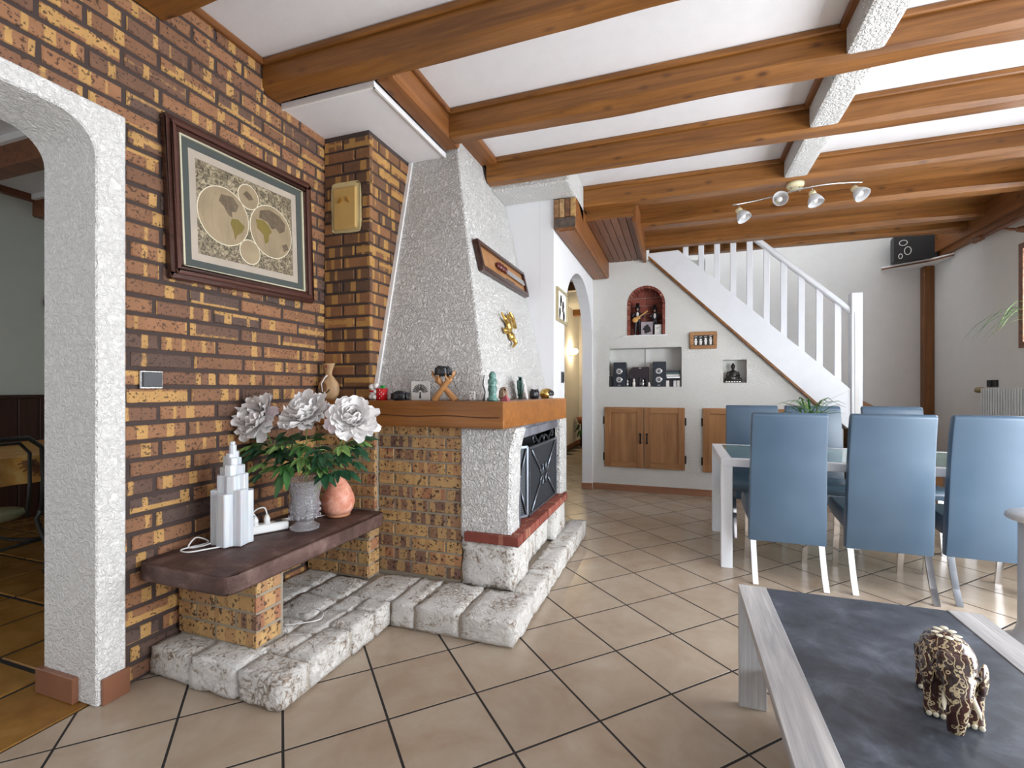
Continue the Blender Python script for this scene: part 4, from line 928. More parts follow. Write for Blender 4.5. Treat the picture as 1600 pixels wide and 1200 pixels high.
for k in range(13):
    a = PI * (0.04 + 0.92 * k / 12)
    for q, rr_ in enumerate((0.028, 0.045)):
        if q == 0 and k % 2: continue
        p0 = (-1.435 + 0.012 * math.cos(a), 2.461, MZ + 0.046 + 0.012 * math.sin(a)); p1 = (-1.435 + rr_ * math.cos(a), 2.461, MZ + 0.046 + rr_ * math.sin(a))
        MB().tube([p0, p1, (p1[0] + 0.007 * math.cos(a), 2.461, p1[2] + 0.007 * math.sin(a))], [0.0008, 0.0032, 0.0005], 6).build('leaf', BLACK, tt)
HANDW = plain('carved_hand_wood', (0.46, 0.22, 0.08), 0.35, var=0.2, vs=25)
hsx, hsy = -1.265, 2.43
hs_ = thing('hand_sculpture', 'wooden sculpture of two crossed forearms with cupped hands holding a stone', 'sculpture', (hsx, hsy, MZ))
for s, nm in ((-1, 'arm'), (1, 'arm')):
    mb = MB(); b0 = Vector((hsx + s * 0.072 * (1 if s > 0 else 0.8), hsy + s * 0.006, MZ)); w0 = Vector((hsx - s * 0.010, hsy + s * 0.010, MZ + 0.085)); pm = Vector((hsx - s * 0.034, hsy, MZ + 0.118))
    mb.tube([b0, b0.lerp(w0, 0.5), w0, pm], [0.021, 0.0175, 0.0145, 0.018], 10)
    mb.ball(pm, (0.022, 0.012, 0.022))
    for k in range(4):
        q = pm + Vector((-s * 0.008, (k - 1.5) * 0.0085, 0.008)); L = (0.036, 0.044, 0.042, 0.032)[k]
        mb.tube([q, q + Vector((-s * L * 0.55, 0, L * 0.45)), q + Vector((-s * L * 0.72, 0, L * 1.05))], [0.0058, 0.005, 0.0036], 7)
    q = pm + Vector((s * 0.004, -0.012, 0.006)); mb.tube([q, q + Vector((s * 0.008, -0.010, 0.016)), q + Vector((s * 0.002, -0.010, 0.032))], [0.0065, 0.0055, 0.004], 7)
    o = mb.build(nm, HANDW, hs_); remesh(o, 0.0032, 2)
o = rock('held_stone', (0.088, 0.055, 0.060), 44, ROCKM, None, (hsx - 0.002, hsy, MZ + 0.168), 0.008, 6, 30, 1.0); tag(o, 'dark stone held up by the carved wooden hands', 'rock')
o = MB().box(-1.118, -1.080, 2.455, 2.470, MZ, MZ + 0.055).build('domino_block', PAPER, bevel=0.006); tag(o, 'small white block with dark pips on the mantel', 'ornament')
for k, (dx, dz) in enumerate(((-0.008, 0.042), (0.008, 0.04), (0.0, 0.028), (0.004, 0.012))): MB().ball((-1.099 + dx, 2.455, MZ + dz), (0.004, 0.0015, 0.004), 8, 6).build('pip', BLACK, o)
JADE = plain('jade_green', (0.10, 0.21, 0.18), 0.35, var=0.5, vs=50)
to = thing('totem_figurine', 'blue green carved totem figure on the mantel corner', 'figurine', (-0.965, 2.43, MZ))
MB().lathe([(0.0, 0), (0.030, 0), (0.030, 0.016), (0.022, 0.02), (0.021, 0.05), (0.026, 0.06), (0.024, 0.08), (0.019, 0.088), (0.026, 0.10), (0.024, 0.118), (0.017, 0.124), (0.020, 0.135), (0.018, 0.15), (0.008, 0.163), (0.0, 0.165)], (-0.965, 2.43, MZ), 16).build('body', JADE, to)
MB().box(-0.978, -0.952, 2.398, 2.412, MZ + 0.08, MZ + 0.095).build('folded_arms', JADE, to, bevel=0.004); MB().ball((-0.965, 2.41, MZ + 0.138), (0.005, 0.008, 0.007), 8, 6).build('nose', JADE, to)
tk = MB(); tk.tube([(-1.03, 2.46, MZ), (-1.022, 2.462, MZ + 0.05), (-1.034, 2.46, MZ + 0.09), (-1.028, 2.462, MZ + 0.145)], [0.006, 0.004, 0.004, 0.002], 6)
o = tk.build('twisted_stick', plain('driftwood', (0.10, 0.09, 0.08), 0.7)); tag(o, 'thin dark twisted stick leaning by the hood arris', 'stick')
o = rock('brown_stone', (0.05, 0.045, 0.075), 47, plain('brown_mineral', (0.30, 0.20, 0.13), 0.6, var=0.5, vs=40), None, (-0.965, 2.60, MZ + 0.036), 0.008, 5, 25, 1.0); tag(o, 'upright brown mineral behind the pink crystal on the mantel', 'rock')
mb = MB(); mb.add([(-0.945, 2.50, MZ), (-0.90, 2.49, MZ), (-0.90, 2.545, MZ), (-0.945, 2.545, MZ), (-0.92, 2.52, MZ + 0.036)], [(0, 1, 2, 3), (0, 1, 4), (1, 2, 4), (2, 3, 4), (3, 0, 4)])
o = mb.build('pink_crystal', plain('pink_mineral', (0.45, 0.10, 0.13), 0.2)); tag(o, 'small pink pyramid crystal on the mantel corner', 'crystal')
pf = thing('photo_frame', 'small white tilted photo frame on the mantel side', 'photo frame', (-0.93, 2.95, MZ)); pf.rotation_euler = (0, -0.18, 0.30)
mb = MB()
for a, b, c, d in ((-0.055, 0.055, 0, 0.012), (-0.055, 0.055, 0.118, 0.13), (-0.055, -0.043, 0.012, 0.118), (0.043, 0.055, 0.012, 0.118)): mb.box(0, 0.010, a, b, c, d)
mb.build('frame', PAPER, pf, local=True); MB().box(0, 0.005, -0.043, 0.043, 0.012, 0.118).build('photo', plain('photo_print', (0.22, 0.12, 0.14), 0.3, var=0.9, vs=45), pf, local=True)
MB().strip([(0.0, 0, 0.10), (-0.035, 0, 0.006)], 0.02, 0.004, (0, 1, 0)).build('stand', BLACK, pf, local=True)
o = rock('mineral_rock', (0.055, 0.10, 0.064), 51, ROCKM, None, (-0.94, 3.16, MZ + 0.03), 0.010, 5, 25, 1.0); tag(o, 'rounded dark rock between the photo frame and the geode', 'rock')
o = rock('green_stone', (0.03, 0.05, 0.15), 53, JADE, None, (-1.0, 3.02, MZ + 0.073), 0.006, 5, 25, 1.0); tag(o, 'tall pointed green stone behind the photo frame', 'rock')
ge = thing('geode', 'gold edged geode at the far end of the mantel', 'geode', (-0.90, 3.33, MZ))
mb = MB(); mb.ball((-0.90, 3.33, MZ + 0.030), (0.05, 0.075, 0.042), 14, 10); o = mb.build('shell', GOLD, ge)
MB().ball((-0.872, 3.32, MZ + 0.034), (0.028, 0.052, 0.026), 12, 8).build('core', ROCKM, ge); MB().box(-0.87, -0.835, 3.27, 3.33, MZ, MZ + 0.018).build('crystal_band', PAPER, ge, bevel=0.003)

# ------------------------------------------------------------------ fire screen
fs_ = thing('fire_screen', 'folding black metal fire screen with scrolls on the brick sill', 'fire screen', (-0.87, 3.1, 0.429))
gs_ = G('fire_mesh'); v_ = gs_.coord()
ck_ = gs_.n('TexChecker', {'Vector': v_, 'Scale': 160.0}, out='Fac'); gs_.set(color=gs_.mix(ck_, (0.012, 0.013, 0.016), (0.07, 0.08, 0.095)), rough=0.5, metal=0.5); MESHM = gs_.m
IRON_L = plain('iron_polished', (0.20, 0.22, 0.25), 0.35, 0.8)
def scroll_pts(o, e1, e2, sc, sgn):
    pts = []
    for k in range(15):
        t = k / 14 * 4.4; r = 0.048 * sc * (1 - 0.13 * t); pts.append(Vector(o) + e1 * (sgn * (0.05 * sc - r * math.cos(t))) + e2 * (r * math.sin(t)))
    return pts
def panel(p0, p1, z0, z1, xs, top):
    p0, p1 = Vector(p0), Vector(p1); d = (p1 - p0); w = d.length; e1 = d.normalized(); e2 = Vector((0, 0, 1)); nrm = e1.cross(e2); pn = lambda a, b, o=0.0: p0 + e1 * (a * w) + e2 * (z0 + (z1 - z0) * b) + nrm * o
    fr = MB()
    for a, b in (((0, 0), (1, 0)), ((0, 1), (1, 1)), ((0, 0), (0, 1)), ((1, 0), (1, 1))): fr.strip([pn(*a), pn(*b)], 0.020, 0.014, nrm)
    pf_ = fr.build('panel_frame', IRON_L, fs_)
    m_ = MB(); m_.hexa([pn(0, 0, -0.001), pn(1, 0, -0.001), pn(0, 0, 0.001), pn(1, 0, 0.001), pn(0, 1, -0.001), pn(1, 1, -0.001), pn(0, 1, 0.001), pn(1, 1, 0.001)]); m_.build('mesh_sheet', MESHM, pf_)
    h = z1 - z0
    for s2 in (0, 1):
        for sx in xs:
            MB().tube([pn(0.5 + sx * 0.44, 0.97 if s2 else 0.03, 0.008), pn(0.5 + sx * 0.14, 0.60 if s2 else 0.40, 0.008)], 0.0065, 6).build('diagonal_bar', IRON_L, pf_)
            c = pn(0.5 + sx * 0.14, 0.60 if s2 else 0.40, 0.008)
            MB().tube([c + e1 * (-sx * 0.03 * (1 - math.cos(t))) + e2 * ((0.030 if s2 else -0.030) * -math.sin(t)) for t in [k * 0.42 for k in range(11)]], 0.0065, 6).build('scroll', IRON_L, pf_)
    if top:
        for sx in (-1, 1):
            base = pn(0.5, 1.0)
            MB().tube([base + e1 * (sx * w * q * 0.36) + e2 * zz for q, zz in ((0.0, 0.015), (0.12, 0.055), (0.30, 0.045), (0.5, 0.015), (0.72, 0.045), (0.9, 0.075), (1.05, 0.06), (1.0, 0.03), (0.85, 0.03))], 0.008, 6).build('crest_scroll', IRON, pf_)
panel((-0.873, 2.80, 0), (-0.869, 3.46, 0), 0.440, 0.850, (-1, 1), True)
panel((-0.965, 2.655, 0), (-0.880, 2.785, 0), 0.440, 0.862, (1,), False)
for p in ((-0.873, 2.80), (-0.869, 3.46), (-0.965, 2.66)): MB().box(p[0] - 0.008, p[0] + 0.008, p[1] - 0.008, p[1] + 0.008, 0.4285, 0.445).build('foot', IRON, fs_)

# ------------------------------------------------------------------ things on the bench
BZ = 0.508
se = thing('selenite_lamp', 'white stepped selenite crystal tower lamp on the slate bench', 'lamp', (-1.945, 1.645, BZ))
rr = random.Random(8)
cols = []
for hgt, rad, n_c, cw in ((0.255, 0.052, 6, 0.042), (0.262, 0.0, 1, 0.05), (0.325, 0.036, 5, 0.034), (0.365, 0.026, 4, 0.029), (0.400, 0.018, 3, 0.025), (0.430, 0.011, 2, 0.021), (0.455, 0.005, 1, 0.018), (0.472, 0.0, 1, 0.013)):
    for k in range(n_c):
        a = 2 * PI * k / n_c + hgt * 40; cols.append((rad * math.cos(a) * 1.08, rad * math.sin(a) * 0.9, cw, hgt - rr.uniform(0, 0.018)))
for x, y, w, h in cols:
    mb = MB(); n = rr.choice((4, 5, 6)); a0 = rr.uniform(0, 3)
    mb.prism([(-1.945 + x + w * math.cos(a0 + 2 * PI * k / n), 1.645 + y + w * 0.9 * math.sin(a0 + 2 * PI * k / n)) for k in range(n)], FZ(BZ), 0.0, h); mb.build('crystal_column', SELENITE, se, bevel=0.003)
def cord(name, label, pts, r=0.0035, m=WHITE_PL):
    P_ = [Vector(p) for p in pts]; out = []
    for i in range(len(P_) - 1):
        p0, p1, p2, p3 = P_[max(i - 1, 0)], P_[i], P_[i + 1], P_[min(i + 2, len(P_) - 1)]
        for k in range(6):
            t = k / 6; out.append(0.5 * ((2 * p1) + (p2 - p0) * t + (2 * p0 - 5 * p1 + 4 * p2 - p3) * t * t + (3 * p1 - p0 - 3 * p2 + p3) * t * t * t))
    out.append(P_[-1]); mb = MB(); mb.tube(out, r, 8); o = mb.build(name, m); tag(o, label, 'cable'); return o
z_ = BZ + 0.004
cord('lamp_cable', 'white cable looping in front of the selenite lamp to the wall side', [(-1.99, 1.575, z_ + 0.01), (-2.02, 1.55, z_), (-2.06, 1.52, z_), (-2.07, 1.565, z_ + 0.03), (-2.04, 1.60, z_), (-2.06, 1.49, z_), (-2.00, 1.475, z_), (-1.96, 1.53, z_), (-1.93, 1.575, z_)])
ps = thing('power_strip', 'white power strip lying on the slate bench', 'power strip', (-1.93, 1.83, BZ))
def obox(c, e, L, W, z0, z1):
    c = Vector((c[0], c[1], 0)); e = Vector((math.cos(e), math.sin(e), 0)); n = Vector((-e.y, e.x, 0)); mb = MB()
    q = [c - e * L / 2 - n * W / 2, c + e * L / 2 - n * W / 2, c - e * L / 2 + n * W / 2, c + e * L / 2 + n * W / 2]
    mb.hexa([p + Vector((0, 0, z)) for z in (z0, z1) for p in q]); return mb
obox((-1.935, 1.83), 1.05, 0.19, 0.06, BZ, BZ + 0.042).build('housing', WHITE_PL, ps, bevel=0.006)
for k in (-1, 0, 1): MB().lathe([(0.0, 0), (0.018, 0), (0.018, 0.003), (0.0, 0.003)], (-1.935 + k * 0.022, 1.83 + k * 0.05, BZ + 0.0415), 14).build('socket', GREY_D if k > 0 else WHITE_PL, ps)
for k in (-1, 0):
    px, py = -1.935 + k * 0.022, 1.83 + k * 0.05
    o = MB().lathe([(0.0, 0), (0.014, 0), (0.015, 0.02), (0.006, 0.04), (0.0, 0.042)], (px, py, BZ + 0.045), 12).build('plug', WHITE_PL); tag(o, ['white plug in the middle socket of the power strip', 'white plug in the power strip socket closest to the selenite tower'][k + 1 == 0], 'plug', 'plugs in the power strip')
cord('plug_cable', 'white cable arching from a plug towards the selenite lamp', [(-1.957, 1.78, BZ + 0.088), (-1.965, 1.765, BZ + 0.105), (-1.985, 1.74, BZ + 0.10), (-2.0, 1.715, BZ + 0.06), (-2.0, 1.70, z_)])
cord('plug_cable', 'white cable coiling from the power strip behind the glass vase to the salt lamp', [(-1.935, 1.83, BZ + 0.088), (-1.945, 1.82, BZ + 0.12), (-1.98, 1.79, BZ + 0.10), (-2.02, 1.78, z_), (-2.05, 1.85, z_), (-2.03, 1.95, z_), (-1.98, 1.88, z_ + 0.005), (-2.0, 2.0, z_), (-1.98, 2.08, z_), (-2.0, 1.98, z_ + 0.008), (-1.93, 2.05, z_), (-1.885, 2.12, z_), (-1.86, 2.16, z_)])
o = cord('hanging_cable', 'thin white cable lying on the hearth stones under the bench', [(-1.70, 1.70, 0.14), (-1.62, 1.75, 0.142), (-1.58, 1.80, 0.142), (-1.62, 1.86, 0.142), (-1.70, 1.88, 0.14)], 0.0025)
sl = thing('salt_lamp', 'pink drop-shaped salt lamp at the far end of the bench', 'lamp', (-1.807, 2.20, BZ))
sm_ = MB().lathe([(0.0, 0.012), (0.066, 0.012), (0.082, 0.04), (0.090, 0.075), (0.085, 0.11), (0.066, 0.155), (0.040, 0.195), (0.016, 0.222), (0.0, 0.230)], (-1.807, 2.20, BZ), 22); sm_.build('salt_body', SALT, sl)
MB().lathe([(0.0, 0), (0.063, 0), (0.066, 0.014), (0.0, 0.014)], (-1.807, 2.20, BZ), 22).build('base', plain('lamp_base', (0.55, 0.24, 0.12), 0.5), sl)
gv = thing('crystal_vase', 'cut crystal vase on the slate bench holding peonies', 'vase', (-1.80, 1.94, BZ))
MB().lathe([(0.0, 0), (0.070, 0), (0.072, 0.012), (0.045, 0.028), (0.040, 0.038), (0.066, 0.06), (0.072, 0.13), (0.068, 0.145), (0.072, 0.18), (0.085, 0.22), (0.104, 0.252), (0.098, 0.252), (0.076, 0.215), (0.062, 0.16), (0.062, 0.06), (0.0, 0.05)], (-1.80, 1.94, BZ), 24, sm=False).build('body', CRYSTAL, gv)
for k in range(10):
    a = 2 * PI * k / 10
    for q in range(3): MB().ball((-1.80 + 0.071 * math.cos(a), 1.94 + 0.071 * math.sin(a), BZ + 0.065 + q * 0.028), (0.008, 0.008, 0.011), 6, 4).build('cut_facet', CRYSTAL, gv)

PETAL = plain('petal_white', (0.93, 0.90, 0.89), 0.55, var=0.08, vs=30); PETAL_P = plain('petal_pink', (0.86, 0.72, 0.75), 0.55, var=0.2, vs=30)
POLLEN = plain('pollen_yellow', (0.72, 0.52, 0.10), 0.7)
STEM = plain('stem_green', (0.20, 0.30, 0.09), 0.5)
def petal(mb, base, out, up, L, W, cup, mi):
    side = out.cross(up).normalized(); vs = []
    for i in range(5):
        t = i / 4; c = base + out * (L * t) + up * (cup * L * t * t); w = W * math.sin(PI * (0.12 + 0.62 * t)) * 0.5
        for j in range(5):
            s = (j - 2) / 2; ruff = 0.085 * L * math.sin(j * 2.4 + i * 1.3 + L * 900) * t
            vs.append(c + side * (w * s) + up * (0.28 * w * s * s + ruff) - out * (0.10 * L * s * s * t))
    mb.add(vs, [(i * 5 + j, i * 5 + j + 1, i * 5 + 6 + j, i * 5 + 5 + j) for i in range(4) for j in range(4)], mi, True)
def peony(label, c, axis, R, seed, root, openc):
    rr = random.Random(seed); c = Vector(c); ax = Vector(axis).normalized(); e1 = ax.orthogonal().normalized(); e2 = ax.cross(e1)
    t = thing('peony', label, 'flower', root, 'peonies in the crystal vase')
    mb = MB()
    for ringi, (n, L, tilt, cup) in enumerate(((11, 1.0, -0.15, 0.2), (12, 0.95, 0.12, 0.3), (12, 0.86, 0.42, 0.4), (11, 0.72, 0.75, 0.45), (10, 0.58, 1.1, 0.5), (7, 0.44, 1.45, 0.5))):
        if openc and ringi >= 4: n = 4
        for k in range(n):
            a = 2 * PI * (k + 0.5 * ringi) / n + rr.uniform(-0.2, 0.2); rad = e1 * math.cos(a) + e2 * math.sin(a)
            tl = tilt + rr.uniform(-0.2, 0.2); d = (rad * math.cos(tl) + ax * math.sin(tl)).normalized(); upv = (ax * math.cos(tl) - rad * math.sin(tl)).normalized()
            petal(mb, c + rad * 0.006 - ax * 0.01, d, upv, R * L * rr.uniform(0.85, 1.12), R * 0.62 * rr.uniform(0.75, 1.15), cup * rr.uniform(0.6, 1.3), 1 if (ringi == 0 and rr.random() < 0.35) else 0)
    mb.build('bloom', [PETAL, PETAL_P], t)
    MB().ball(c + ax * R * 0.18, R * 0.16, 8, 6).build('stamens', POLLEN, t)
    r0 = Vector(root); mid = r0.lerp(c, 0.55) + Vector((0, 0, 0.03))
    MB().tube([r0, r0.lerp(mid, 0.5) + Vector((0, 0, 0.02)), mid, c - ax * 0.015], [0.0035, 0.0035, 0.003, 0.003], 7).build('stem', STEM, t)
    return t, r0, mid, c
def compound_leaf(parent, p, d, L, seed, mat):
    rr = random.Random(seed); p = Vector(p); d = Vector(d).normalized(); side = d.cross(Vector((0, 0, 1))); side = side.normalized() if side.length > 0.01 else Vector((1, 0, 0))
    mb = MB()
    for an, ls in ((0.0, 1.0), (0.65, 0.8), (-0.65, 0.8), (1.25, 0.55), (-1.25, 0.55)):
        q = (d * math.cos(an) + side * math.sin(an)).normalized(); dr = rr.uniform(0.2, 0.5)
        leaf_strip(mb, [p + q * (L * ls * t) + Vector((0, 0, -dr * L * ls * t * t)) for t in (0, 0.2, 0.45, 0.7, 1.0)], L * ls * 0.42, wd=(0.15, -0.4, 0.9))
    mb.build('leaf', mat, parent)
vc = Vector((-1.80, 1.94, BZ + 0.10))
flow = [peony('white peony with an open yellow heart above the selenite lamp side', (-2.035, 1.87, 1.065), (-0.15, -0.85, 0.35), 0.128, 1, (-1.815, 1.93, BZ + 0.06), True),
        peony('full white peony standing upright in the middle of the bouquet', (-1.775, 1.92, 1.085), (0.05, -0.55, 0.85), 0.132, 2, (-1.80, 1.945, BZ + 0.06), False),
        peony('white peony leaning towards the chimney, over the salt lamp', (-1.515, 1.95, 1.065), (0.45, -0.62, 0.5), 0.122, 3, (-1.785, 1.94, BZ + 0.06), False)]
rr = random.Random(21)
for k, (t, r0, mid, c) in enumerate(flow):
    for j in range(22):
        f = rr.uniform(0.45, 0.9); p = r0.lerp(mid, f * 1.2) if f < 0.7 else mid.lerp(c, (f - 0.7) * 1.5)
        a = rr.uniform(0, 2 * PI); d = Vector((math.cos(a) + (k - 1) * 0.5, math.sin(a) * 0.7 - 0.35, rr.uniform(-0.1, 0.6))).normalized(); L = rr.uniform(0.04, 0.15)
        p = Vector((p.x, p.y, max(p.z, BZ + rr.uniform(0.29, 0.40))))
        e_ = p + d * L; MB().tube([p, p.lerp(e_, 0.6) + Vector((0, 0, 0.012)), e_], 0.0018, 5).build('leaf_stalk', STEM, t)
        compound_leaf(t, e_, d + Vector((0, 0, -0.35)), rr.uniform(0.065, 0.105), 100 * k + j, [LEAF_D, LEAF_D, LEAF_D, LEAF, LEAF_L][rr.randrange(5)])
compound_leaf(flow[1][0], (-1.80, 1.83, BZ + 0.335), (-0.1, -0.4, -0.6), 0.12, 5, LEAF); compound_leaf(flow[0][0], (-1.98, 1.86, BZ + 0.40), (-0.8, -0.4, -0.2), 0.14, 6, LEAF_D)

# ------------------------------------------------------------------ rear wall: cupboards, picture, niche contents
OAK_P = wood('cabinet_oak_panel', (0.33, 0.145, 0.05), (0.56, 0.29, 0.115), 2, 0.4, knots=False, gs=4.0)
HANDLE = plain('black_iron_handle', (0.02, 0.018, 0.016), 0.4, 0.5)
def cupboard(label, x0, x1, z0, z1):
    t = thing('wall_cupboard', label, 'cupboard', ((x0 + x1) / 2, YR, z0), 'oak cupboards in the stair wall'); xm = (x0 + x1) / 2
    for s, (a, b) in enumerate(((x0, xm - 0.003), (xm + 0.003, x1))):
        d = MB(); w = 0.072
        d.box(a, a + w, YR - 0.024, YR - 0.002, z0, z1); d.box(b - w, b, YR - 0.024, YR - 0.002, z0, z1)
        d = d.build('door', OAK, t, bevel=0.003)
        MB().box(a + w, b - w, YR - 0.023, YR - 0.002, z1 - 0.068, z1).build('rail', OAK_H, d, bevel=0.003); MB().box(a + w, b - w, YR - 0.023, YR - 0.002, z0, z0 + 0.068).build('rail', OAK_H, d, bevel=0.003)
        MB().box(a + w, b - w, YR - 0.007, YR - 0.001, z0 + 0.068, z1 - 0.068).build('panel', OAK_P, d)
        hxx = b - 0.034 if s == 0 else a + 0.034; zm = (z0 + z1) / 2 - 0.01
        h = MB(); h.box(hxx - 0.008, hxx + 0.008, YR - 0.028, YR - 0.024, zm - 0.045, zm + 0.045); h.ball((hxx, YR - 0.028, zm + 0.05), (0.014, 0.004, 0.014), 8, 6); h.ball((hxx, YR - 0.028, zm - 0.05), (0.014, 0.004, 0.014), 8, 6); h.tube([(hxx, YR - 0.028, zm + 0.03), (hxx, YR - 0.042, zm + 0.015), (hxx, YR - 0.042, zm - 0.02), (hxx, YR - 0.028, zm - 0.03)], 0.004, 6)
        h.build('handle', HANDLE, d)
        hx_ = a - 0.008 if s == 0 else b + 0.008
        for zz in (z0 + 0.12, z1 - 0.16): MB().box(hx_ - 0.008, hx_ + 0.008, YR - 0.014, YR - 0.002, zz - 0.045, zz + 0.045).build('hinge', HANDLE, d)
cupboard('oak double-door cupboard under the loudspeaker niche', -0.840, 0.070, 0.282, 0.998)
cupboard('oak cupboard behind the dining chair, partly hidden', 0.262, 1.172, 0.275, 0.998)
def picture(name, label, x0, x1, z0, z1, fmat, fw, inner):
    t = thing(name, label, 'picture', ((x0 + x1) / 2, YR, z0)); mb = MB()
    for a, b, c, d in ((x0, x1, z0, z0 + fw), (x0, x1, z1 - fw, z1), (x0, x0 + fw, z0 + fw, z1 - fw), (x1 - fw, x1, z0 + fw, z1 - fw)): mb.box(a, b, YR - 0.026, YR - 0.001, c, d)
    mb.build('frame', fmat, t, bevel=0.004); MB().box(x0 + fw, x1 - fw, YR - 0.010, YR - 0.001, z0 + fw, z1 - fw).build('print', inner, t); return t
fig = picture('framed_picture', 'small oak framed picture of four white figures on black', 0.125, 0.408, 1.668, 1.862, OAK_H, 0.040, BLACK)
for k in range(4):
    x = 0.188 + k * 0.052; h = (0.0, -0.004, 0.004, 0.012)[k]; m = MB()
    m.prism([(x - 0.010, 1.716), (x + 0.010, 1.716), (x + 0.014, 1.745 + h), (x + 0.017, 1.762 + h), (x - 0.017, 1.762 + h), (x - 0.012, 1.745 + h)], FY(YR - 0.0105), -0.001, 0.0); m.prism([(x + 0.012 * math.cos(2 * PI * q / 10), 1.776 + h + 0.014 * math.sin(2 * PI * q / 10)) for q in range(10)], FY(YR - 0.0105), -0.001, 0.0)
    m.prism([(x - 0.016, 1.802 + h * 0.5), (x + 0.014, 1.806 + h * 0.5), (x + 0.014, 1.811 + h * 0.5), (x - 0.016, 1.807 + h * 0.5)], FY(YR - 0.0105), -0.001, 0.0); m.build('figure_silhouette', PAPER, fig)
# picture on the hall arch wall
ap_ = thing('framed_print', 'black and white portrait print in a pale gilt frame beside the hall arch', 'picture', (XA, 4.10, 1.80)); mb = MB()
y0, y1, z0, z1, w = 3.935, 4.315, 1.80, 2.09, 0.022
for a, b, c, d in ((y0, y1, z0, z0 + w), (y0, y1, z1 - w, z1), (y0, y0 + w, z0 + w, z1 - w), (y1 - w, y1, z0 + w, z1 - w)): mb.box(XA + 0.001, XA + 0.022, a, b, c, d)
mb.build('frame', plain('pale_gilt', (0.50, 0.42, 0.24), 0.4, 0.3), ap_, bevel=0.003); MB().box(XA + 0.001, XA + 0.010, y0 + w, y1 - w, z0 + w, z1 - w).build('print', PAPER, ap_)
for cy, cz, r in ((4.09, 2.005, 0.032), (4.17, 1.965, 0.032), (4.05, 1.895, 0.030), (4.20, 1.875, 0.034)):
    m = MB(); m.prism([(cy + r * math.cos(2 * PI * q / 12), cz + 1.15 * r * math.sin(2 * PI * q / 12)) for q in range(12)], FX(XA + 0.0102), 0, 0.001); m.prism([(cy - r * 0.9, cz - r * 1.9), (cy + r * 0.3, cz - r * 2.0), (cy + r * 0.5, cz), (cy - r, cz)], FX(XA + 0.0102), 0, 0.001); m.build('portrait', BLACK, ap_)

def figurine(label, x, y, z, h, guitar, seed, shirt, hat):
    t = thing('musician_figurine', label, 'figurine', (x, y, z)); k = h
    bd = MB(); bd.ball((x, y, z + 0.60 * k), (0.10 * k, 0.06 * k, 0.15 * k)); bd.ball((x, y, z + 0.48 * k), (0.085 * k, 0.06 * k, 0.08 * k)); bd.ball((x, y, z + 0.80 * k), (0.055 * k, 0.055 * k, 0.065 * k)); bd.tube([(x, y, z + 0.68 * k), (x, y, z + 0.78 * k)], 0.03 * k)
    for s in (-1, 1):
        bd.tube([(x + s * 0.045 * k, y, z + 0.46 * k), (x + s * 0.06 * k, y - 0.01 * k, z + 0.24 * k), (x + s * 0.07 * k, y, z + 0.02 * k)], [0.05 * k, 0.04 * k, 0.03 * k]); bd.tube([(x + s * 0.10 * k, y, z + 0.68 * k), (x + s * 0.17 * k, y - 0.02 * k, z + 0.56 * k), (x + s * 0.06 * k, y - 0.10 * k, z + 0.55 * k)], [0.035 * k, 0.03 * k, 0.022 * k])
    remesh(bd.build('body', plain('figure_black%d' % seed, (0.02, 0.02, 0.03), 0.4), t), 0.012 * k, 2)
    MB().ball((x, y - 0.045 * k, z + 0.63 * k), (0.045 * k, 0.03 * k, 0.09 * k), 8, 6).build('shirt', shirt, t)
    MB().ball((x, y - 0.045 * k, z + 0.79 * k), (0.03 * k, 0.018 * k, 0.035 * k), 8, 6).build('face', plain('figure_skin%d' % seed, (0.50, 0.30, 0.20), 0.5), t)
    MB().ball((x, y + 0.01 * k, z + 0.82 * k), (0.075 * k, 0.06 * k, 0.09 * k), 10, 8).build('hair', BLACK, t)
    if hat: MB().lathe([(0.0, 0), (0.09 * k, 0), (0.085 * k, 0.015 * k), (0.05 * k, 0.02 * k), (0.055 * k, 0.12 * k), (0.0, 0.12 * k)], (x, y, z + 0.86 * k), 14).build('hat', BLACK, t)
    for s in (-1, 1): MB().ball((x + s * 0.075 * k, y - 0.03 * k, z + 0.02 * k), (0.035 * k, 0.06 * k, 0.02 * k), 8, 6).build('shoe', PAPER, t)
    if guitar:
        g = MB(); g.ball((x - 0.06 * k, y - 0.12 * k, z + 0.47 * k), (0.085 * k, 0.02 * k, 0.08 * k)); g.ball((x + 0.03 * k, y - 0.12 * k, z + 0.53 * k), (0.06 * k, 0.02 * k, 0.055 * k)); g.strip([(x, y - 0.13 * k, z + 0.51 * k), (x + 0.30 * k, y - 0.13 * k, z + 0.72 * k)], 0.02 * k, 0.03 * k, (0, 1, 0)); g.build('guitar', plain('guitar_amber%d' % seed, (0.72, 0.40, 0.12), 0.3), t)
figurine('guitarist figurine in black with an amber guitar in the arched niche', -0.462, YR + 0.09, 1.851, 0.40, True, 1, PAPER, True)
figurine('figurine in black with a white shirt in the arched niche', -0.265, YR + 0.11, 1.851, 0.37, False, 2, PAPER, True)
rc = thing('record_sleeve', 'grey square record sleeve with a dark image in the arched niche', 'picture', (-0.355, YR + 0.05, 1.851)); MB().box(-0.42, -0.285, YR + 0.05, YR + 0.058, 1.851, 2.01).build('sleeve', plain('sleeve_grey', (0.42, 0.36, 0.40), 0.5, var=0.3, vs=25), rc)
m = MB(); m.prism([(-0.352 + 0.042 * math.cos(2 * PI * q / 14) * (1 + 0.25 * math.sin(3 * q)), 1.925 + 0.05 * math.sin(2 * PI * q / 14) * (1 + 0.2 * math.cos(2 * q))) for q in range(14)], FY(YR + 0.05), -0.001, 0.0); m.build('dark_image', BLACK, rc)
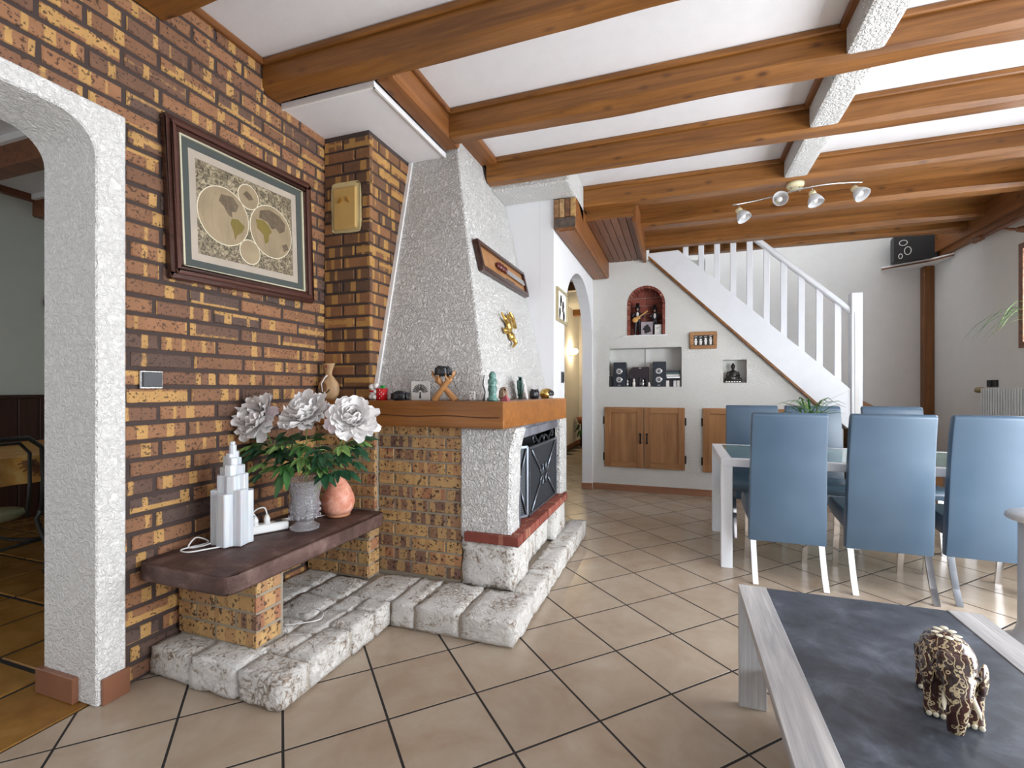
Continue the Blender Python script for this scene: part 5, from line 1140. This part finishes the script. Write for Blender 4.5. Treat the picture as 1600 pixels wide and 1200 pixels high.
cc = thing('white_card', 'white card with a small dark emblem in the arched niche', 'card', (-0.225, YR + 0.03, 1.851)); MB().box(-0.262, -0.186, YR + 0.03, YR + 0.036, 1.851, 1.972).build('card', PAPER, cc)
MB().tube([(-0.224 + 0.014 * math.cos(t), YR + 0.0295, 1.930 + 0.012 * math.sin(t)) for t in [q * 0.5 for q in range(11)]], 0.002, 5).build('emblem', BLACK, cc)
CONE = plain('speaker_cone', (0.02, 0.02, 0.022), 0.3)
for k, (x0, lab) in enumerate(((-0.742, 'black two-cone loudspeaker in the left half of the wall niche'), (-0.285, 'black two-cone loudspeaker beside the stacked cases in the niche'))):
    t = thing('loudspeaker', lab, 'loudspeaker', (x0 + 0.075, YR + 0.09, 1.241), 'pair of niche loudspeakers')
    MB().box(x0, x0 + 0.15, YR + 0.03, YR + 0.17, 1.241, 1.535).build('cabinet', plain('speaker_blue_black%d' % k, (0.02, 0.028, 0.04), 0.35), t, bevel=0.003)
    for zz in (1.425, 1.325):
        mr = Matrix.Rotation(PI / 2, 3, 'X')
        c_o = MB().lathe([(0.030, 0.0), (0.038, 0.0), (0.038, 0.008), (0.030, 0.008)], (x0 + 0.070, YR + 0.03, zz), 20, mat=mr).build('cone_ring', STEEL, t)
        MB().ball((x0 + 0.070, YR + 0.03, zz), (0.030, 0.010, 0.030), 14, 8).build('cone', CONE, c_o); MB().ball((x0 + 0.068, YR + 0.02, zz), (0.010, 0.006, 0.008), 8, 6).build('cone_cap', STEEL, c_o)
    MB().box(x0 + 0.055, x0 + 0.085, YR + 0.028, YR + 0.031, 1.255, 1.263).build('badge', STEEL, t); MB().ball((x0 + 0.075, YR + 0.03, 1.50), (0.012, 0.004, 0.006), 8, 6).build('tweeter', GREY_D, t)
sw_ = thing('subwoofer', 'dark box between the two niche loudspeakers', 'loudspeaker', (-0.44, YR + 0.11, 1.241))
mb = MB(); mb.prism([(-0.56, 1.241), (-0.335, 1.241), (-0.335, 1.475), (-0.52, 1.475), (-0.56, 1.43)], FY(YR + 0.06), 0, 0.11); mb.build('cabinet', plain('sub_plum', (0.025, 0.015, 0.022), 0.4), sw_, bevel=0.003); MB().box(-0.445, -0.42, YR + 0.058, YR + 0.061, 1.458, 1.466).build('badge', STEEL, sw_)
rr = random.Random(5)
for k, x in enumerate((-0.575, -0.545, -0.50, -0.43, -0.395, -0.36, -0.325)):
    h = rr.uniform(0.05, 0.11); t = MB().lathe([(0, 0), (0.015, 0), (0.017, h * 0.5), (0.008, h * 0.62), (0.012, h * 0.8), (0.006, h), (0, h)], (x, YR + 0.03 + 0.012 * (k % 2), 1.241), 10)
    o = t.build('trinket', [STEEL, BLACK, PAPER, GREY_D][k % 4]); tag(o, 'tiny %s figurine %s' % (['silver', 'black', 'white', 'grey'][k % 4], ['at the foot of the left niche loudspeaker', 'at the sloping corner of the dark box', 'in front of the dark box', 'in front of the dark box', 'in front of the dark box side', 'by the dark box edge', 'between the dark box and a loudspeaker'][k]), 'figurine', 'tiny figurines in the wall niche')
for k in range(5):
    o = obox((-0.06, YR + 0.09), rr.uniform(-0.12, 0.12), 0.15, 0.11, 1.3145 + k * 0.024, 1.3145 + k * 0.024 + 0.022).build('media_case', [BLACK, STEEL, PAPER, plain('case_teal', (0.06, 0.12, 0.13), 0.3), GREY_D][k], bevel=0.002); tag(o, '%s flat case in the untidy stack at the niche end' % ['lowest black', 'silver', 'white', 'teal', 'topmost grey'][k], 'case', 'stacked cases in the wall niche')
for k in range(4):
    o = MB().box(-0.135 + k * 0.040, -0.100 + k * 0.040, YR + 0.03, YR + 0.15, 1.241, 1.313).build('media_case', [PAPER, BLACK, STEEL, PAPER][k], bevel=0.002); tag(o, '%s under the untidy stack in the niche' % ['white upright case next to the loudspeaker', 'black upright case', 'silver upright case', 'white upright case against the niche end'][k], 'case', 'upright cases in the wall niche')
for k in range(2):
    o = MB().box(-0.79 + k * 0.022, -0.772 + k * 0.022, YR + 0.04, YR + 0.16, 1.241, 1.37 - k * 0.02).build('media_case', [GREY_D, BLACK][k], bevel=0.002); tag(o, ['tall grey case against the niche edge', 'shorter black case touching the loudspeaker in the niche'][k], 'case', 'thin cases beside the loudspeaker')
# seated buddha
bu = thing('buddha_statue', 'dark seated meditating statue in the small square niche', 'statue', (0.58, YR + 0.08, 1.285))
x, y, z = 0.582, YR + 0.08, 1.285; DARKST = plain('dark_bronze', (0.03, 0.026, 0.022), 0.35, 0.3)
bd = MB(); bd.ball((x, y, z + 0.085), (0.048, 0.035, 0.06)); bd.ball((x, y, z + 0.182), (0.024, 0.024, 0.030)); bd.ball((x, y, z + 0.212), (0.010, 0.010, 0.012)); bd.tube([(x, y, z + 0.13), (x, y, z + 0.17)], 0.014); bd.ball((x, y, z + 0.115), (0.05, 0.03, 0.025))
for s in (-1, 1): bd.tube([(x + s * 0.045, y, z + 0.12), (x + s * 0.062, y - 0.01, z + 0.075), (x + s * 0.02, y - 0.035, z + 0.055)], [0.017, 0.014, 0.011]); bd.tube([(x + s * 0.02, y, z + 0.04), (x + s * 0.080, y - 0.02, z + 0.038), (x - s * 0.01, y - 0.042, z + 0.034)], [0.024, 0.022, 0.014])
remesh(bd.build('figure', DARKST, bu), 0.005, 2)
MB().box(x - 0.085, x + 0.085, y - 0.05, y + 0.04, z - 0.0005, z + 0.022).build('plinth', DARKST, bu, bevel=0.004); MB().lathe([(0, 0), (0.018, 0), (0.026, 0.012), (0.024, 0.016), (0, 0.016)], (x, y - 0.058, z + 0.040), 14).build('bowl', STEEL, bu)
for k in range(6): MB().box(x - 0.078 + k * 0.027, x - 0.060 + k * 0.027, y - 0.054, y - 0.049, z + 0.004, z + 0.018).build('plinth_bead', PAPER, bu)

# ------------------------------------------------------------------ ceiling spotlight bar
spb = thing('spotlight_bar', 'wavy spotlight bar with four frosted shades under the beam', 'ceiling lamp', (0.87, 4.25, 2.70))
MB().lathe([(0.0, 0.0), (0.058, 0.0), (0.062, 0.012), (0.062, 0.030), (0.0, 0.030)], (0.865, 4.25, 2.80), 24).build('mount', CREAM, spb)
bar = [(0.415 + 0.9 * t, 4.25 + 0.03 * math.sin(t * 7), 2.715 + 0.070 * t + 0.020 * math.sin(t * PI)) for t in [k / 24 for k in range(25)]]
MB().tube(bar, 0.007, 8).build('bar', STEEL, spb)
for sx in (-0.03, 0.03): MB().tube([(0.865 + sx, 4.25, 2.802), (0.865 + sx, 4.25, 2.765)], 0.005, 6).build('stay', STEEL, spb)
for k, (bx, dirv) in enumerate(((0.465, (0.42, -0.25, -0.85)), (0.745, (0.05, -1.0, -0.12)), (0.975, (0.22, -0.25, -0.95)), (1.262, (0.40, -0.5, -0.75)))):
    t_ = (bx - 0.415) / 0.9; zb2 = 2.715 + 0.070 * t_ + 0.020 * math.sin(t_ * PI); d = Vector(dirv).normalized(); yb2 = 4.25 + 0.03 * math.sin(t_ * 7)
    MB().tube([(bx, yb2, zb2), (bx, yb2, zb2 - 0.05)], 0.0055, 6).build('arm', STEEL, spb)
    q = Vector((0, 0, 1)).rotation_difference(d).to_matrix(); base = Vector((bx, yb2, zb2 - 0.05)) - d * 0.01
    hd_ = MB().lathe([(0.0, 0), (0.024, 0), (0.026, 0.035), (0.0, 0.035)], base, 14, mat=q).build('lamp_holder', CREAM, spb)
    MB().lathe([(0.024, 0.03), (0.036, 0.045), (0.050, 0.075), (0.056, 0.105), (0.0535, 0.105), (0.047, 0.075), (0.033, 0.047), (0.020, 0.034)], base, 22, mat=q).build('shade', SHADE, hd_); MB().ball(base + d * 0.075, 0.020, 10, 8).build('bulb', PAPER, hd_)

# ------------------------------------------------------------------ right-hand wall
ra = thing('radiator', 'white ribbed radiator under the window', 'radiator', (2.74, 5.3, 0.35))
MB().box(2.755, 2.785, 5.0, 5.735, 0.36, 1.215).build('body', plain('radiator_paint', (0.66, 0.70, 0.70), 0.4), ra)
for k in range(20): MB().box(2.705, 2.757, 5.003 + k * 0.0368, 5.022 + k * 0.0368, 0.37, 1.225).build('fin', bpy.data.materials['radiator_paint'], ra, bevel=0.005)
MB().lathe([(0, 0), (0.022, 0.0), (0.028, 0.02), (0.028, 0.09), (0.02, 0.11), (0, 0.11)], (2.735, 5.74, 1.205), 14, mat=Matrix.Rotation(-PI / 2, 3, 'X')).build('valve', BRASS, ra)
so_ = thing('wall_socket', 'pair of black sockets above the radiator valve', 'socket', (2.80, 5.71, 1.23))
for y0 in (5.64, 5.725): MB().box(2.785, 2.799, y0, y0 + 0.068, 1.235, 1.30).build('socket', BLACK, so_, bevel=0.003)
cr = thing('curtain_rod', 'turned wooden curtain rod on the right-hand wall', 'curtain rod', (2.70, 5.4, 2.6))
RODW = wood('rod_wood', (0.17, 0.06, 0.02), (0.30, 0.12, 0.05), 1, 0.35, knots=False)
MB().tube([(2.70, 4.0, 2.645), (2.70, 5.70, 2.645)], 0.018, 12).build('rod', RODW, cr)
MB().lathe([(0, 0), (0.020, 0.0), (0.028, 0.02), (0.018, 0.04), (0.030, 0.07), (0.022, 0.10), (0.016, 0.11), (0.028, 0.13), (0.024, 0.155), (0, 0.165)], (2.70, 5.66, 2.645), 14, mat=Matrix.Rotation(-PI / 2, 3, 'X')).build('finial', RODW, cr)
MB().tube([(2.70, 5.42, 2.645), (2.73, 5.36, 2.615), (2.77, 5.28, 2.585)], 0.011, 8).build('bracket_arm', RODW, cr); MB().lathe([(0, 0), (0.02, 0), (0.032, 0.05), (0.030, 0.06), (0, 0.06)], (2.745, 5.28, 2.585), 14, mat=Matrix.Rotation(PI / 2, 3, 'Y')).build('bracket_base', RODW, cr)
lsp = thing('corner_loudspeaker', 'black loudspeaker with printed white rings on the corner shelf', 'loudspeaker', (2.55, 6.7, 2.68))
MB().prism([(2.345, 6.62), (2.385, 6.83), (2.73, 6.83), (2.73, 6.55)], FZ(2.681), 0, 0.30).build('cabinet', BLACK, lsp, bevel=0.003)
f0 = Vector((2.345, 6.62, 0)); fdir = (Vector((2.73, 6.55, 0)) - f0).normalized(); fn_ = Vector((fdir.y, -fdir.x, 0))
for (a, zz, r1, r2) in ((0.125, 2.79, 0.030, 0.045), (0.060, 2.735, 0.017, 0.027), (0.085, 2.885, 0.036, 0.03)):
    MB().tube([f0 + fdir * (a + r1 * math.cos(t)) + Vector((0, 0, zz + r2 * math.sin(t))) + fn_ * 0.002 for t in [2 * PI * q / 20 for q in range(21)]], 0.004, 5).build('white_ring', PAPER, lsp)
shf = MB(); shf.prism([(2.31, 6.895), (2.31, 6.86), (2.66, 6.60), (2.79, 6.38), (2.795, 6.38), (2.795, 6.895)], FZ(2.645), 0, 0.035); o = shf.build('corner_shelf', WHITE_TRIM); tag(o, 'triangular corner shelf under the loudspeaker', 'shelf')
MB().strip([(2.305, 6.855, 2.652), (2.655, 6.595, 2.652), (2.785, 6.375, 2.652)], 0.016, 0.014, (0, 0, 1)).build('edge_moulding', POST_WOOD, o)
sp_ = thing('spider_plant', 'spider plant with long arching leaves on the window ledge', 'plant', (2.76, 5.12, 1.62))
MB().lathe([(0, 0), (0.05, 0), (0.065, 0.11), (0.058, 0.11), (0, 0.09)], (2.74, 4.93, 1.625), 18).build('pot', PAPER, sp_)
rr = random.Random(12)
for k in range(9):
    a = rr.uniform(0.6, 2.4); L = rr.uniform(0.35, 0.72); up = rr.uniform(0.10, 0.28); mb = MB(); c = Vector((2.74, 4.93, 1.74))
    leaf_strip(mb, [c + Vector((-abs(math.cos(a)) * L * t * 0.4 - 0.01, L * t, up * math.sin(t * 2.6) - 0.25 * L * t * t)) for t in (0, 0.2, 0.4, 0.6, 0.8, 1)], 0.008); mb.build('leaf', [LEAF, LEAF_L][k % 2], sp_)

# ------------------------------------------------------------------ hall plant
hp = thing('hall_plant', 'leafy plant with a terracotta pot on a stand at the end of the hall', 'plant', (-1.88, 9.9, 0))
TERRA = plain('terracotta', (0.42, 0.15, 0.08), 0.6)
MB().lathe([(0, 0.48), (0.11, 0.48), (0.17, 0.62), (0.16, 0.62), (0, 0.56)], (-1.86, 9.9, 0), 20).build('pot', TERRA, hp)
for k in range(3):
    a = 2 * PI * k / 3; MB().tube([(-1.86 + 0.08 * math.cos(a), 9.9 + 0.08 * math.sin(a), 0.48), (-1.86 + 0.10 * math.cos(a), 9.9 + 0.10 * math.sin(a), 0.0)], 0.015, 6).build('stand_leg', BLACK, hp)
for k in range(30):
    a = rr.uniform(0, 2 * PI); L = rr.uniform(0.12, 0.24); dz = rr.uniform(-0.45, 0.02); mb = MB(); c = Vector((-1.86 + 0.1 * math.cos(a), 9.9 + 0.1 * math.sin(a), 0.58 + dz * 0.6))
    leaf_strip(mb, [c + Vector((math.cos(a) * L * 0.6 * t, math.sin(a) * L * 0.6 * t, 0.05 * math.sin(t * 3) + dz * t * 0.4)) for t in (0, 0.3, 0.6, 1)], 0.07); mb.build('leaf', [LEAF_D, LEAF][k % 2], hp)

# ------------------------------------------------------------------ kitchen furniture seen through the arch
kt_ = thing('kitchen_table', 'kitchen table under a yellow tablecloth beyond the arch', 'table', (-4.8, 1.95, 0))
for x in (-5.3, -4.3):
    for y in (1.25, 2.65): MB().tube([(x, y, 0), (x, y, 0.73)], 0.022, 10).build('leg', STEEL, kt_)
MB().box(-5.40, -4.22, 1.15, 2.75, 0.725, 0.75).build('table_top', WAINSCOT, kt_)
gs_ = G('yellow_cloth'); v_ = gs_.coord(); n_ = gs_.noise(v_, 6, 4, 0.6, 0.8)
gs_.set(color=gs_.ramp(n_, [(0.3, (0.55, 0.22, 0.035)), (0.5, (0.62, 0.33, 0.08)), (0.7, (0.70, 0.48, 0.18))]), rough=0.35); CLOTH = gs_.m
tc_ = thing('tablecloth', 'ochre yellow tablecloth with a dark sunburst print on the kitchen table', 'tablecloth', (-4.81, 1.95, 0.58))
MB().box(-5.42, -4.19, 1.13, 2.77, 0.751, 0.757).build('cloth_top', CLOTH, tc_)
mb = MB(); n = 40
pts = [(-4.19 + 0.010 * math.sin(k * 1.3), 1.13 + 1.64 * k / n) for k in range(n + 1)]
mb.add([(x, y, 0.757) for x, y in pts] + [(x + 0.012 + 0.008 * math.sin(k * 0.9), y, 0.575) for k, (x, y) in enumerate(pts)], [(k, k + 1, n + 2 + k, n + 1 + k) for k in range(n)], 0, True); mb.build('cloth_drop', CLOTH, tc_)
for k in range(26):
    a = PI * (1.02 + 0.96 * k / 25); r0, r1 = 0.035 + 0.01 * (k % 3), 0.10 + 0.02 * (k % 2)
    MB().tube([(-4.160, 2.04 + r0 * 1.2 * math.cos(a), 0.735 + r0 * math.sin(a)), (-4.158, 2.04 + r1 * 1.2 * math.cos(a), 0.735 + r1 * math.sin(a))], 0.004, 5).build('print_ray', plain('print_brown', (0.16, 0.06, 0.03), 0.7) if k == 0 else bpy.data.materials['print_brown'], tc_)
TUBE = plain('grey_tube', (0.07, 0.075, 0.075), 0.35, 0.6); SEATK = plain('olive_vinyl', (0.26, 0.26, 0.14), 0.5)
def kchair(label, x, y, rz):
    t = thing('kitchen_chair', label, 'chair', (x, y, 0), 'tubular kitchen chairs', rz)      # faces -X, back at +X
    ar = [(0.21, -0.20, 0.46), (0.24, -0.19, 0.66), (0.27, -0.16, 0.86), (0.28, -0.08, 0.925), (0.28, 0.08, 0.925), (0.27, 0.16, 0.86), (0.24, 0.19, 0.66), (0.21, 0.20, 0.46)]
    MB().tube(ar, 0.014, 10).build('back_hoop', TUBE, t, local=True); MB().tube([(p[0] - 0.03, p[1] * 0.72, p[2] - 0.03) for p in ar], 0.010, 8).build('back_hoop', TUBE, t, local=True)
    for s in (-1, 1): MB().tube([(0.21, s * 0.20, 0.47), (0.16, s * 0.205, 0.40), (0.26, s * 0.22, 0.15), (0.30, s * 0.22, 0.0)], 0.014, 8).build('rear_leg', TUBE, t, local=True); MB().tube([(-0.17, s * 0.18, 0.43), (-0.21, s * 0.20, 0.0)], 0.014, 8).build('front_leg', TUBE, t, local=True)
    MB().tube([(-0.18, -0.18, 0.28), (0.0, -0.20, 0.26), (0.20, -0.2, 0.28), (0.22, 0.0, 0.28), (0.20, 0.2, 0.28), (0.0, 0.2, 0.26), (-0.18, 0.18, 0.28)], 0.010, 8).build('stretcher', TUBE, t, local=True)
    MB().lathe([(0, 0.43), (0.19, 0.43), (0.205, 0.445), (0.20, 0.47), (0.0, 0.478)], (0, 0, 0), 28, mat=Matrix.Diagonal((1, 1.05, 1))).build('seat', SEATK, t, bevel=0.0, local=True)
kchair('tubular kitchen chair with an olive seat in front of the yellow tablecloth', -3.93, 1.60, 0.15)
kchair('tubular kitchen chair half hidden behind the arch pillar', -3.72, 2.12, -0.10)
wo = thing('wall_ornament', 'dark oval ornament on the kitchen wall beside the pillar', 'ornament', (-5.79, 2.90, 1.95)); MB().ball((-5.785, 2.90, 2.05), (0.02, 0.07, 0.10), 16, 10).build('plate', WAINSCOT, wo); MB().ball((-5.765, 2.90, 2.06), (0.01, 0.03, 0.04), 10, 8).build('relief', BRASS, wo)
